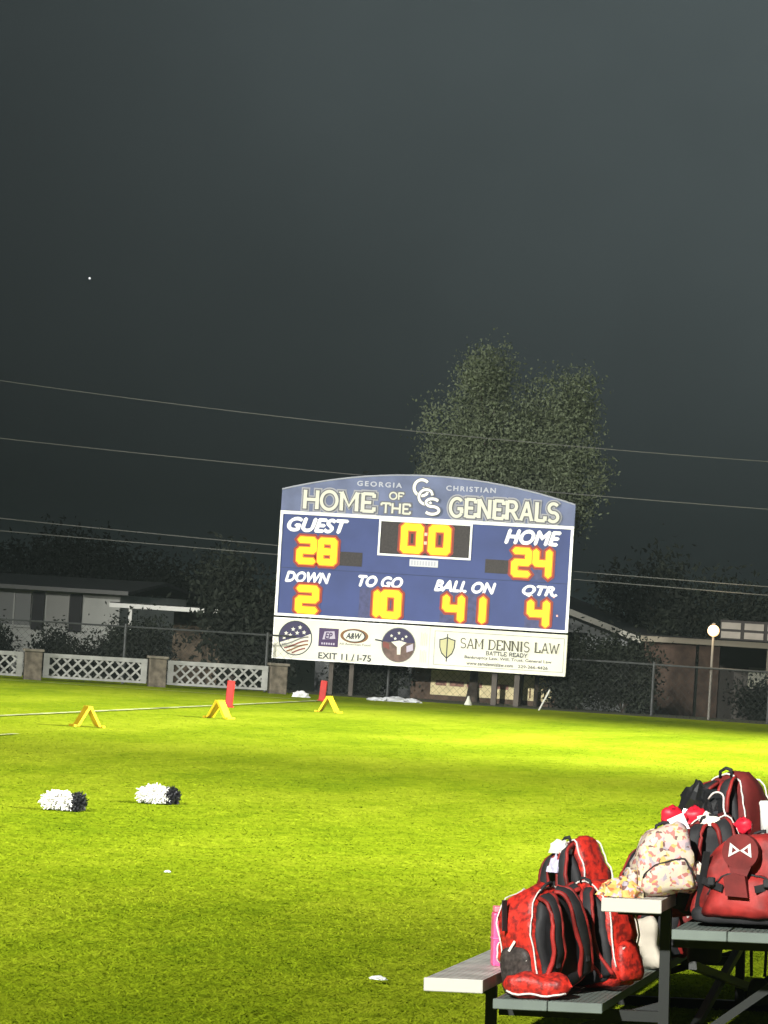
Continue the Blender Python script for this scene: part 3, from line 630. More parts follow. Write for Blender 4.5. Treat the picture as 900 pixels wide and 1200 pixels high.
def house_right():
    g = -.7; roof = MATS['roof_shingle']
    r = empty('gable_house', (-17.8, 95.0, g)); tag(r, 'dim grey gabled house with pale sloping rake board right of the scoreboard', 'house')
    sid = mat('siding_grey', (.12,.125,.125), .85, var=.15, scale=2); rk = mat('rake_white', (.30,.29,.25), .7)
    zr = 3.85; zl = 2.30; xe = 4.72; xr = 0.0; sl = (zr-zl)/(xe-xr)
    b = MB(); q = [(-4.0,-.1),(4.3,-.1),(4.3,zl-.02),(0,zr-.10),(-4.0,zl-.02)]
    b.add([(x,0,z) for x,z in q]+[(x,7,z) for x,z in q], [tuple(range(5)), tuple(range(9,4,-1))]+[(i,(i+1)%5,5+(i+1)%5,5+i) for i in range(5)]); b.build('wall', sid, r)
    for s in (-1, 1):
        rf = MB(); e = s*xe
        rf.add([(0,-.28,zr),(e,-.28,zl),(e,7.3,zl),(0,7.3,zr),(0,-.28,zr+.10),(e,-.28,zl+.10),(e,7.3,zl+.10),(0,7.3,zr+.10)], [(3,2,1,0),(4,5,6,7),(0,1,5,4),(1,2,6,5),(2,3,7,6),(3,0,4,7)]); rf.build('roof', roof, r)
        rb = MB(); rb.bar((s*.01,-.30,zr+.03),(e,-.30,zl+.03),.03,.15); rb.build('rake_board', rk, r)
    for x in (2.6, 3.2, 3.7): MB().box((x,-.03,1.85),(x+.32,-.003,2.34)).build('window', mat('window_grey', (.20,.21,.21), .5), r)
    c = empty('brick_carport', (-12.75, 92.0, g)); tag(c, 'flat-roofed carport with brown brick wall behind the lit lamp post', 'carport')
    br = mat('brick_red', (.050,.032,.023), .9, var=.3, scale=4, bump=.4); fa = mat('fascia_tan', (.20,.175,.13), .7)
    MB().box((0,-.25,2.33),(7.4,-.20,2.47)).build('fascia', fa, c)
    MB().box((0,-.195,2.38),(7.4,5.0,2.50)).build('roof', roof, c)
    for i, (x0, x1) in enumerate(((.12,1.42),(1.50,2.02))): MB().box((x0,0,-.05),(x1,.22,2.328)).build('brick_wall', br, c)
    MB().box((1.0,4.4,-.05),(7.3,4.6,2.37)).build('back_wall', mat('back_wall', (.05,.045,.04), .9), c)
    for x in (3.2, 5.5): MB().box((x,.05,-.05),(x+.10,.15,2.37)).build('post', fa, c)
    for x0, x1 in ((2.3,2.9),(3.1,4.3),(4.8,5.3)): MB().box((x0,4.34,1.25),(x1,4.397,1.80)).build('window', mat('window_olive', (.17,.17,.12), .4), c)
    d = empty('panelled_dormer', (-11.1, 95.0, g+2.505)); tag(d, 'row of pale panes in dark frame above the carport roof', 'dormer')
    MB().box((0,0,-.02),(3.0,.08,.50)).build('frame', mat('dormer_frame', (.035,.03,.028), .8), d)
    pan = mat('dormer_pane', (.27,.24,.20), .6, var=.1, scale=3)
    for i in range(5):
        for j in range(2): MB().box((.03+i*.60,-.03,.03+j*.235),(.03+i*.60+.50,-.003,.03+j*.235+.17)).build('pane', pan, d)
house_right()
# low brick building with a sponsor banner, seen under the scoreboard
s = empty('brick_shed', (-17.0, 84.16, -.1)); tag(s, 'low dark brick shed seen beneath the scoreboard', 'shed')
MB().box((0,0,-.2),(3.58,2.2,1.75)).build('wall', mat('shed_brick', (.085,.058,.042), .9, var=.3, scale=4), s)
MB().box((-.15,-.2,1.753),(3.73,2.4,1.86)).build('roof', MATS['roof_shingle'], s)
bn = empty('banner', (-16.52, 84.14, .03)); tag(bn, 'faded tan banner with dark figures hung beneath the scoreboard', 'banner')
MB().box((0,-.02,.08),(2.86,.0,.66)).build('cloth', mat('banner_tan', (.66,.57,.33), .8, var=.15, scale=3), bn)
text('lettering', '1117', (2.35,.14,2.76,.36), -.024, mat('banner_ink', (.10,.06,.03), .7), bn, bold=.03)
for k, (x, w) in enumerate(((.12,.26),(.45,.34),(.86,.20),(1.12,.1),(1.5,.35))): MB().box((x,-.023,.30),(x+w,-.0205,.42)).build('faded_print', mat('banner_faded', (.26,.14,.11), .8, var=.3, scale=20), bn)
for i, x in enumerate((-14.28, -13.92)):
    b = MB(); b.tube([(x,83.5,-.2),(x+.02,83.5,1.4),(x-.02,83.55,3.0)], [.055,.05,.03], 8)
    tag(b.build('sapling_trunk', bark, smooth=True), ('brown slender trunk nearer the tree trunk beneath the scoreboard', 'brown slender trunk beneath the scoreboard, next to its right post')[i], 'trunk')

# ------------------------------------------------------------------ lamp post, wires, star
r = empty('lamp_post', (-9.73, 82.0, 0)); tag(r, 'slim yard lamp post with a glowing warm white globe', 'lamp post')
pg = mat('lamp_pole', (.16,.15,.13), .5)
b = MB(); b.tube([(0,0,-.1),(0,0,1.86)], .028, 8); b.build('pole', pg, r)
def ball(r_, zc, n=9): return [[(math.cos(2*math.pi*i/18)*r_*math.sin(math.pi*(j+.35)/(n-.3)), math.sin(2*math.pi*i/18)*r_*math.sin(math.pi*(j+.35)/(n-.3)), zc-r_*math.cos(math.pi*(j+.35)/(n-.3))) for i in range(18)] for j in range(n)]
b = MB(); b.ring_loft(ball(.135, 1.99)); b.build('globe', mat('globe', (1,.9,.75), .4, emit=(1,.56,.22), estr=1.8), r, smooth=True)
b = MB(); b.ring_loft([[(math.cos(2*math.pi*i/12)*q, math.sin(2*math.pi*i/12)*q, z) for i in range(12)] for q, z in ((.05,2.142),(.04,2.155),(.012,2.17))]); b.build('finial', pg, r)
ld = bpy.data.lights.new('lamp_glow', 'POINT'); ld.energy = 40; ld.color = (1,.72,.42); ld.shadow_soft_size = .16
lo_ = bpy.data.objects.new('lamp_glow', ld); col.objects.link(lo_); lo_.parent = r; lo_.location = (0, -.35, 2.05)

WY = 82.5
def wire(zs, lab):
    # zs: heights at x = -27.2, -17.0, -9.0 ; parabola through them, hung between two poles
    A = np.polyfit([-27.2, -17.0, -9.0], zs, 2); b = MB()
    b.tube([(x, WY, float(np.polyval(A, x))) for x in np.linspace(-44, 6, 60)], .011, 5)
    tag(b.build('power_line', mat('wire_alu', (.12,.12,.115), .5, metal=.3)), lab, 'wire', 'overhead wires behind the scoreboard')
    return float(np.polyval(A, -44)), float(np.polyval(A, 6))
ends = [wire(z, l) for z, l in (((6.87,6.15,5.87), 'topmost overhead wire crossing in front of the tree crown'), ((5.51,5.03,4.80), 'second overhead wire from the top, meeting the scoreboard header'), ((3.63,3.25,3.06), 'third overhead wire from the top, behind the scoreboard digits'), ((3.33,3.06,2.87), 'lowest overhead wire, just under the third one'))]
for x, k, lb in ((-44.05, 0, 'wooden utility pole left of the frame carrying the wires'), (6.05, 1, 'wooden utility pole right of the frame carrying the wires')):
    r = empty('utility_pole', (x, WY, 0)); tag(r, lb, 'utility pole')
    b = MB(); top = max(e[k] for e in ends)+.6; b.tube([(0,.14,-.5),(0,.14,top)], [.15,.11], 10); b.build('pole', bark, r)
    for e in ends: MB().tube([(0,.02,e[k]-.1),(0,.02,e[k]+.06)], .03, 8).build('insulator', mat('insulator', (.3,.3,.32), .4), r)
b = bmesh.new(); bmesh.ops.create_icosphere(b, subdivisions=2, radius=.6); me = bpy.data.meshes.new('bright_star'); b.to_mesh(me); b.free()
o = bpy.data.objects.new('bright_star', me); col.objects.link(o); o.location = (-604.2, 2000, 182.0); me.materials.append(mat('star_glow', (1,1,1), .5, emit=(1,1,1), estr=1.3)); tag(o, 'single bright point of light in the dark sky', 'star')

# ------------------------------------------------------------------ floodlight masts (out of frame, light the field)
def floods():
    masts = {}
    gal = mat('mast_grey', (.3,.3,.3), .5, metal=.6)
    for i, ((x, y), h, aim, watts, cone, blend) in enumerate(FLOODS):
        if (x, y) not in masts:
            r = empty('floodlight_mast', (x, y, ground_z(x, y))); masts[(x, y)] = r
            tag(r, ('floodlight mast behind the camera', 'floodlight mast right of midfield', 'floodlight mast right of the end zone', 'floodlight mast on the far left side of the field')[len(masts)-1], 'floodlight')
            b = MB(); b.tube([(0,0,-.2),(0,0,h+.8)], [.22,.12], 12); b.build('pole', gal, r)
        r = masts[(x, y)]; p = Vector((0,0,h-r.location.z)); d = (Vector(aim)-Vector((x,y,h))).normalized()
        hd = MB(); s = d.cross(Vector((0,0,1))).normalized(); u = s.cross(d)
        hd.ring_loft([[p+d*t+s*math.cos(2*math.pi*k/12)*q+u*math.sin(2*math.pi*k/12)*q for k in range(12)] for t, q in ((.2,.08),(.35,.25),(.6,.36))], cap=False); hd.bar(p, p+d*.22, .08); hd.build('lamp_head', gal, r)
        l = bpy.data.lights.new('floodlight', 'SPOT'); l.energy = watts; l.spot_size = R(cone); l.spot_blend = blend; l.shadow_soft_size = .45; l.color = (1, .985, .92)
        o = bpy.data.objects.new('floodlight', l); col.objects.link(o); o.parent = r; o.location = p+d*.65; o.rotation_euler = d.to_track_quat('-Z', 'Y').to_euler()
floods()

# ------------------------------------------------------------------ aluminium stand (bleacher)
MBL = Matrix.Translation((BX, BY, 0)) @ Matrix.Rotation(-TILT, 4, 'Y')
def on_stand(x, y, z): return MBL @ Vector((x, y, z))
ROWX, ROWZ = [.0, .745, 1.49, 2.235, 2.98], [.402, .766, 1.13, 1.494, 1.858]
def bleacher():
    r = empty('bleacher', (BX, BY, 0), (0, -TILT, 0)); tag(r, 'aluminium bench stand with black steel frame holding the bags', 'bleacher')
    alu = mat('aluminium', (.46,.45,.41), .5, metal=.3, var=.20, scale=7); alu2 = mat('aluminium_foot_shaded', (.125,.150,.135), .5, metal=.2, var=.10, scale=4); blk = mat('frame_black', (.010,.012,.011), .5)  # foot boards: shade and grass reflection put into the darker greenish base colour
    endc = mat('end_cap', (.42,.41,.37), .6)
    L = 4.57; t = .05
    def plank(name, x0, w, z, M, t=t):
        b = MB(); n = 9; prof = [(x0, z-t), (x0+w, z-t)]
        # ribbed top face
        for i in range(n, -1, -1):
            xx = x0+w*i/n; prof.append((xx, z))
            if i: prof += [(xx-w/n*.42, z), (xx-w/n*.5, z-.003), (xx-w/n*.58, z)]
        N = len(prof); b.add([(x, .012, zz) for x, zz in prof]+[(x, L-.012, zz) for x, zz in prof], [tuple(range(N)), tuple(range(2*N-1, N-1, -1))]+[(i,(i+1)%N,N+(i+1)%N,N+i) for i in range(N)])
        o = b.build(name, M, r)
        for yy in (0, L-.010): bevel(MB().box((x0-.004, yy, z-t-.004), (x0+w+.004, yy+.010, z+.003)).build('end_cap', endc if M is alu else M, o), .003, 1)
    for i in range(5):
        plank('seat_plank', ROWX[i], .245, ROWZ[i], alu)
        if i:
            zf = ROWZ[i-1]-.075 if i == 1 else ROWZ[i-1]-.118
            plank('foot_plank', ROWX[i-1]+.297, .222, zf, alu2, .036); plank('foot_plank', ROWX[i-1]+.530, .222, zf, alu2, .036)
    for yf in (.42, 3.35):
        def br(name, p, q, w=.045): MB().bar((p[0], yf, p[1]), (q[0], yf, q[1]), w, w).build(name, blk, r)
        br('base_rail', (-.05, .025), (3.35, .025), .05)
        for i in range(5):
            x = ROWX[i]+.222
            MB().box((x-.022, yf-.075, .052), (x+.022, yf-.03, ROWZ[i]-.056)).build('leg', blk, r)
            br('seat_bracket', (ROWX[i]+.01, ROWZ[i]-.075), (ROWX[i]+.235, ROWZ[i]-.075), .035)
            if i:
                zf = (ROWZ[0]-.075 if i == 1 else ROWZ[i-1]-.118)-.082
                br('foot_bearer', (ROWX[i-1]+.25, zf), (ROWX[i]+.20, zf))
                MB().bar((ROWX[i-1]+.222, yf+.05, .06), (ROWX[i]+.222, yf+.05, zf+.05), .035, .035).build('diagonal_brace', blk, r)
    for i in (1, 3):
        MB().bar((ROWX[i]+.29, .45, .10), (ROWX[i]+.29, 3.33, ROWZ[i]-.30), .035, .035).build('cross_brace', blk, r)
        MB().bar((ROWX[i]+.33, 3.33, .10), (ROWX[i]+.33, .45, ROWZ[i]-.30), .035, .035).build('cross_brace', blk, r)
bleacher()

# ------------------------------------------------------------------ bags
redf = mat('bag_red', (.50,.024,.014), .48, col2=(.16,.012,.010), scale=38, bump=.25, lo=.42, hi=.62, detail=6)
redp = mat('bag_red_plain', (.20,.014,.012), .6, var=.6, scale=9, bump=.2); maroon = mat('bag_maroon', (.12,.012,.011), .75, var=.3, scale=9, bump=.2)
blkf = mat('bag_black', (.016,.016,.018), .7, var=.3, scale=12, bump=.25); meshp = mat('bag_mesh', (.035,.028,.026), .55, var=.5, scale=60)
pip = mat('bag_piping', (.58,.54,.51), .6); whf = mat('bag_white', (.55,.54,.52), .7); mesh_ = None
def floral_mat(cols=((.52,.42,.34),(.42,.15,.13),(.54,.48,.34),(.46,.36,.12))):
    M = bpy.data.materials.new('floral'); M.use_nodes = True; n = M.node_tree; b = n.nodes['Principled BSDF']
    t = n.nodes.new('ShaderNodeTexCoord'); v = n.nodes.new('ShaderNodeTexVoronoi'); v.inputs['Scale'].default_value = 62; r_ = n.nodes.new('ShaderNodeValToRGB'); s_ = n.nodes.new('ShaderNodeSeparateColor')
    nz = n.nodes.new('ShaderNodeTexNoise'); nz.inputs['Scale'].default_value = 18; mxv = n.nodes.new('ShaderNodeVectorMath'); mxv.operation = 'MULTIPLY_ADD'; mxv.inputs[1].default_value = (.05,.05,.05)
    n.links.new(t.outputs['Object'], nz.inputs['Vector']); n.links.new(nz.outputs['Color'], mxv.inputs[0]); n.links.new(t.outputs['Object'], mxv.inputs[2]); n.links.new(mxv.outputs[0], v.inputs['Vector'])
    n.links.new(v.outputs['Color'], s_.inputs[0]); n.links.new(s_.outputs[0], r_.inputs[0]); r_.color_ramp.interpolation = 'CONSTANT'
    el = r_.color_ramp.elements; el[0].position = 0; el[0].color = (*cols[0],1); el[1].position = .30; el[1].color = (*cols[1],1)
    for p, c in ((.46,(*cols[2],1)),(.62,(*cols[3],1)),(.72,(.52,.36,.38,1)),(.84,(.14,.07,.06,1)),(.91,(.32,.28,.32,1))): q = el.new(p); q.color = c
    n.links.new(r_.outputs[0], b.inputs['Base Color']); b.inputs['Roughness'].default_value = .75; return M
floral = floral_mat()

def outline(w, h, flat=.5, n=44, sq=2.6):
    """arched bag outline in XZ, base at z=0"""
    pts = []
    for i in range(n):
        a = 2*math.pi*i/n; c, s = math.cos(a), math.sin(a); e = 2/sq if s > 0 else 2/5.0
        pts.append((math.copysign(abs(c)**(2/ (3.2 if s > 0 else 5)), c)*w/2, h*.5+math.copysign(abs(s)**e, s)*h/2))
    return pts
def shell(w, h, d, rings, seed, amp, taper=.12, zc=None):
    o = outline(w, h); out = []
    for y, sc in rings:
        ring = []
        for x, z in o:
            tz = 1-taper*(z/h)**2; px_ = x*sc*tz; pz = (z-h*.45)*sc+h*.45; py = y*d*(1-.25*max(0, z/h-.5))
            q = Vector((px_, py, pz)); k = noise.noise(q*9+Vector((seed,0,seed)))*amp*1.3+noise.noise(q*24+Vector((0,seed,0)))*amp*.6-abs(noise.noise(Vector((q.x*16,q.y*16,q.z*9))+Vector((seed,seed,0))))*amp*.7
            v = Vector((px_, py, pz-h*.5)); v = v.normalized()*k if v.length > 0 else v
            q += v; q.z = max(q.z, .0); ring.append(q)
        out.append(ring)
    return out
FULL = ((-.5,.70),(-.50,.88),(-.44,.965),(-.30,1.0),(-.05,1.01),(.20,.985),(.36,.93),(.46,.83),(.50,.66))
def strap(pts, w, t, M, name, parent, edge=None):
    pts = [Vector(p) for p in pts]; fine = []
    for i in range(len(pts)-1):
        p0 = pts[max(i-1,0)]; p1 = pts[i]; p2 = pts[i+1]; p3 = pts[min(i+2, len(pts)-1)]
        for k in range(5):
            u = k/5; fine.append(.5*((2*p1)+(p2-p0)*u+(2*p0-5*p1+4*p2-p3)*u*u+(3*p1-p0-3*p2+p3)*u**3))
    fine.append(pts[-1]); b = MB(); rings = []; e = MB(); er = [[], []]
    for i, p in enumerate(fine):
        d = (fine[min(i+1,len(fine)-1)]-fine[max(i-1,0)]).normalized(); s = Vector((1,0,0)) if abs(d.x) < .8 else Vector((0,0,1)); s = (s-d*s.dot(d)).normalized(); nrm = d.cross(s).normalized()
        rings.append([p+s*w/2, p+s*w*.3+nrm*t/2, p-s*w*.3+nrm*t/2, p-s*w/2, p-s*w*.3-nrm*t/2, p+s*w*.3-nrm*t/2])
        er[0].append(p+s*w/2); er[1].append(p-s*w/2)
    b.ring_loft(rings); o = b.build(name, M, parent, smooth=True)
    if edge:
        for q in er: e.tube(q, t*.62, 6)
        e.build('strap_edging', edge, o, smooth=True)
    return o
def backpack(loc, rot, w, h, d, lab, seed, body=redf, back=blkf, strapm=blkf, edge=redp, piping=True, side=True, mesh_pocket=False, front=True, name='backpack', amp=.018, base=False, handle=True, strap_side=True):
    r = empty(name, on_stand(*loc), (Matrix.Rotation(rot[1]-TILT, 3, 'Y') @ Matrix.Rotation(rot[0], 3, 'X') @ Matrix.Rotation(rot[2], 3, 'Z')).to_euler()); tag(r, lab, 'backpack', 'red and black cheer backpacks on the stand' if body in (redf, redp, maroon) else None)
    b = MB(); b.ring_loft(shell(w, h, d, FULL, seed, amp)); o = b.build('body', body, r, smooth=True)
    bb = MB(); bb.ring_loft([[Vector((p.x*.86, p.y, p.z*.90+h*.03)) for p in ring] for ring in shell(w, h, d*.16, ((-.5,.72),(-.42,.9),(0,.96),(.5,.96)), seed+3, amp*.5)])
    if strap_side:
        bp = bb.build('back_panel', back, r, smooth=True); bp.location = (0, -d*.5-d*.02, 0)
        for s in (-1, 1):
            y = -d*.5-.028
            strap([(s*w*.13, y+.02, h*.93), (s*w*.20, y-.03, h*.86), (s*w*.25, y-.05, h*.60), (s*w*.28, y-.035, h*.34), (s*w*.36, y+.01, h*.12)], w*.20, .016, strapm, 'shoulder_strap', r, edge)
            b = MB(); b.box((s*w*.30-.012, y-.036, h*.24), (s*w*.30+.012, y-.024, h*.30)); bevel(b.build('buckle', blkf, r), .003, 1)
    if piping:
        for yy, sc in ((-.47, .95), (.40, .93)):
            pr = shell(w, h, d, ((yy, sc),), seed, amp)[0]; pr = [p*1.0 for p in pr if p.z > h*.16]
            # start after the gap at the bottom
            k = max(range(len(pr)), key=lambda i: (pr[i]-pr[i-1]).length); pr = pr[k:]+pr[:k]
            cen = Vector((0, 0, h*.5)); pr = [p+(p-cen).normalized()*.005 for p in pr]
            b = MB(); b.tube(pr, .0038, 6); b.build('piping', pip, r, smooth=True)
    if front:
        b = MB(); b.ring_loft([[p+Vector((0, d*.46, h*.06)) for p in ring] for ring in shell(w*.78, h*.50, d*.45, ((-.3,.95),(.1,1.0),(.3,.93),(.45,.78),(.5,.5)), seed+9, amp)]); fp = b.build('front_pocket', body, r, smooth=True)
        pr = [p+Vector((0, d*.46, h*.06)) for p in shell(w*.78, h*.50, d*.45, ((.32,.95),), seed+9, amp)[0] if p.z > h*.2]; kk = max(range(len(pr)), key=lambda i: (pr[i]-pr[i-1]).length); pr = pr[kk:]+pr[:kk]
        b = MB(); b.tube(pr, .004, 6); b.build('zipper', pip if piping else blkf, fp, smooth=True)
    if side:
        for s in (-1, 1):
            b = MB(); rr = []
            for k, (q, sc) in enumerate(((0,.98),(.4,1.0),(.8,.85),(1.0,.5))):
                rr.append([Vector((s*(w*.46+q*.035), p[0], p[1]+h*.05)) for p in [(x*sc, (z-h*.2)*sc+h*.2) for x, z in outline(d*.80, h*(.46 if mesh_pocket else .40))]])
            b.ring_loft(rr); sp = b.build('side_pocket', meshp if (mesh_pocket and s < 0) else body, r, smooth=True)
            b = MB(); b.tube([(s*(w*.46+.024), y_, h*.05+h*.30+.03*math.cos(y_/(d*.37)*1.5)) for y_ in np.linspace(-d*.33, d*.33, 9)], .0042, 6); b.build('zipper', pip, sp)
    if handle:
        b = MB(); b.tube([(-.035, -d*.42, h*.96), (-.03, -d*.45, h*1.0), (0, -d*.46, h*1.015), (.03, -d*.45, h*1.0), (.035, -d*.42, h*.96)], .008, 6); b.build('handle', blkf, r, smooth=True)
    if base:
        b = MB(); b.ring_loft([[Vector((p.x*1.012, p.y*1.012, max(.0, p.z))) for p in ring] for ring in shell(w, h*.24, d, ((-.52,.9),(-.46,1.0),(.2,1.0),(.46,.96),(.52,.8)), seed, amp*.4, taper=0)]); b.build('base_panel', blkf, r, smooth=True)
    g_ = random.Random(seed*13+1); lean = g_.uniform(-.10, .10); droop = g_.choice((-1, 1))*.16
    for ch in r.children_recursive:
        if ch.type != 'MESH': continue
        off = ch.location.y
        for v in ch.data.vertices:
            c = v.co; t = max(0.0, min(1.1, c.z/h)); p = Vector((c.x, c.y+off, c.z))
            c.x = c.x*(1+.12*(1-t)-.10*t)+w*(lean*t*t+.06*noise.noise(Vector((t*2.2, seed, 0))))
            c.z -= h*droop*(c.x/w)*t*t
            nv = noise.noise_vector(p*9+Vector((seed, 0, 0)))*.011+noise.noise_vector(p*26+Vector((0, seed, 0)))*.004
            c.x += nv.x; c.y += nv.y; c.z = max(c.z+nv.z*min(1, t*4), 0.0 if c.z >= 0 else c.z)
    return r
FZ1 = ROWZ[0]-.075; FZ2 = ROWZ[1]-.118
# on the first foot boards
b1 = backpack((.455, .34, FZ1+.006), (R(2), R(-8), R(62)), .34, .46, .22, 'red speckled backpack with dark mesh pocket beside the pink bottle', 1, mesh_pocket=True)
MB().bar((-.185, -.02, .245), (-.196, .01, .205), .006, .010).build('zipper_pull', pip, b1)
MB().bar((-.172, .02, .42), (-.190, .025, .29), .006, .03).build('webbing', blkf, b1)
b2 = backpack((.665, .66, FZ1+.006), (R(-3), R(-6), R(-30)), .29, .47, .20, 'red backpack showing black straps and white-zipped side pocket, right of the mesh-pocket one', 2)
b3 = backpack((.43, 1.60, FZ1+.006), (R(0), R(-3), R(-36)), .29, .59, .21, 'tall black-topped backpack stuffed with white cloth, behind the two front bags', 3)
b4 = backpack((.60, 2.75, FZ1+.006), (R(0), R(10), R(-30)), .40, .55, .24, 'dark red backpack mostly hidden behind the floral bag', 4, body=maroon)
# red duffel pouch lying on the foot board in front
def pouch(name, loc, rot, sx, sy, sz, M, lab, cat, seed, pipe=True, amp=.02):
    r = empty(name, on_stand(*loc), (Matrix.Rotation(rot[1]-TILT, 3, 'Y') @ Matrix.Rotation(rot[0], 3, 'X') @ Matrix.Rotation(rot[2], 3, 'Z')).to_euler()); tag(r, lab, cat)
    b = MB(); rings = []
    for j in range(13):
        u = -1+2*j/12; sc = (1-abs(u)**3.2)**.5*.97+.03; ring = []
        for i in range(20):
            a = 2*math.pi*i/20; c, s_ = math.cos(a), math.sin(a); q = Vector((u*sx/2, math.copysign(abs(c)**.7, c)*sy/2*sc, sz/2+math.copysign(abs(s_)**.75, s_)*sz/2*sc))
            k = noise.noise(q*14+Vector((seed,seed,0)))*amp; q += Vector((0, c, s_))*k; q.z = max(0.0, q.z); ring.append(q)
        rings.append(ring)
    b.ring_loft(rings); o = b.build('body', M, r, smooth=True)
    if pipe:
        for i in (12, 17):
            b = MB(); b.tube([rg[i]+Vector((0, -.004, .0)) for rg in rings[1:-1]], .0048, 6); b.build('piping', pip, o, smooth=True)
    return r
pouch('gym_pouch', (.46, .115, FZ1+.002), (0,0,R(6)), .30, .15, .105, redf, 'small red pouch with white piping lying before the mesh-pocket backpack', 'pouch', 5)
# white cloth stuffed in the top of the tall bag
tag(crumple('stuffed_cloth', on_stand(.325, 1.49, FZ1+.535), .05, .04, .06, whf, 11), 'crumpled white cloth sticking out of the tall backpack', 'cloth')
tag(crumple('stuffed_cloth', on_stand(.31, 1.45, FZ1+.45), .035, .03, .07, mat('cloth_lilac', (.48,.46,.60), .7), 13), 'pale lilac cloth below the white one on the tall backpack', 'cloth')
# pink bottle on the front seat
r = empty('drink_bottle', on_stand(.185, .74, ROWZ[0]), (0,-TILT,R(20))); tag(r, 'tall square hot pink bottle standing on the lowest seat', 'bottle')
pk = mat('pink_plastic', (.80,.10,.26), .35, var=.08, scale=6)
bevel(MB().box((-.034,-.034,0),(.034,.034,.235)).build('body', pk, r), .010); bevel(MB().box((-.030,-.030,.236),(.030,.030,.262)).build('lid', mat('pink_lid', (.80,.20,.26), .4), r), .006)
bevel(MB().box((-.0365,-.0365,.118),(.0365,.0365,.124)).build('band', mat('pink_band', (.75,.16,.36), .4), r), .002, 1)
# cream round bag and dark things under the second seat
pouch('drawstring_bag', (.695, 1.75, FZ1+.002), (0,R(-8),R(25)), .175, .16, .215, mat('cream_cloth', (.44,.40,.33), .85, var=.08, scale=8, bump=.3), 'rounded cream cloth bag below the second seat', 'bag', 8, pipe=False, amp=.075)
backpack((.64, 2.25, FZ1+.006), (R(0), R(3), R(20)), .28, .34, .2, 'dark maroon backpack tucked behind the cream cloth bag', 14, body=maroon, front=False)
# on the second seat
bf = backpack((.965, .30, ROWZ[1]+.004), (R(3), R(-3), R(-160)), .27, .285, .17, 'pastel floral mini backpack on the second seat', 6, body=floral, back=floral, strapm=floral, edge=None, piping=False, side=True, base=False)
tag(bf, cat='backpack')
tag(crumple('floral_scarf', on_stand(.80, .17, ROWZ[1]+.002), .095, .075, .075, floral_mat(((.52,.36,.10),(.50,.16,.06),(.55,.48,.28),(.46,.30,.08))), 9, 14), 'crumpled yellow and orange floral scarf left of the floral backpack', 'scarf')
# on the second foot boards, right edge
b5 = backpack((1.32, .34, FZ2+.010), (R(-3), R(0), R(172)), .40, .39, .25, 'large red backpack with white infinity mark on its flap', 7, body=redp, piping=False, base=True, front=True, mesh_pocket=False)
def flap():
    # rounded flap with the bow-shaped mark, over the front of the large bag (its front is local +Y)
    d = .25; y = d*.5+.052; q = []
    for i in range(24):
        a = 2*math.pi*i/24; q.append((math.cos(a)*.078, .305+math.sin(a)*.075))
    b = MB(); N = 24; b.add([(x, y, z) for x, z in q]+[(x, y-.05, z) for x, z in q], [tuple(range(N)), tuple(range(2*N-1,N-1,-1))]+[(i,(i+1)%N,N+(i+1)%N,N+i) for i in range(N)])
    f = b.build('flap', maroon, b5)
    b = MB(); b.add([(-.05,y-.004,.25),(.05,y-.004,.25),(.028,y+.01,.19),(-.028,y+.01,.19)], [(0,1,2,3)]); b.build('flap_strap', maroon, b5)
    b = MB(); q = [(-.045,.115),(.05,.12),(.062,.20),(.02,.215),(-.03,.205)]; b.add([(x, y+.03, z) for x, z in q]+[(x, y-.02, z) for x, z in q], [tuple(range(5)), tuple(range(9,4,-1))]+[(i,(i+1)%5,5+(i+1)%5,5+i) for i in range(5)]); b.build('pocket_panel', maroon, b5)
    for s in (-1, 1):
        b = MB(); b.bar((s*.20, .085, .05), (s*.15, .150, .30), .03, .008); b.build('webbing', blkf, b5)
        b = MB(); b.bar((s*.205, .10, .19), (s*.07, .185, .15), .008, .03); b.build('webbing', blkf, b5)
        b = MB(); b.box((s*.12-.016, .168, .160), (s*.12+.016, .190, .195)); bevel(b.build('buckle', blkf, b5), .004, 1)
        tri = [(s*.000, .310), (s*.044, .342), (s*.050, .282)]; inn = [(s*.016, .311), (s*.033, .325), (s*.036, .298)]
        b = MB(); b.add([(x, y+.003, z) for x, z in tri+inn], [(0,1,4,3),(1,2,5,4),(2,0,3,5)]); b.build('bow_mark', whf, f)
flap()
b6 = backpack((1.13, 1.16, FZ2+.006), (R(-2), R(5), R(-34)), .32, .62, .22, 'tall dark red backpack rising highest at the back of the pile', 10, body=maroon)
backpack((1.10, .68, FZ2+.006), (R(0), R(-2), R(12)), .34, .44, .22, 'maroon backpack behind the floral bag, under the glossy black pouch', 15, body=maroon, front=False)
gl = mat('glossy_black', (.012,.012,.013), .18, spec=.6)
tag(crumple('glossy_pouch', on_stand(1.06, .72, FZ2+.43), .10, .08, .145, gl, 17, 12), 'crinkled glossy black pouch on top of the bag pile', 'pouch')
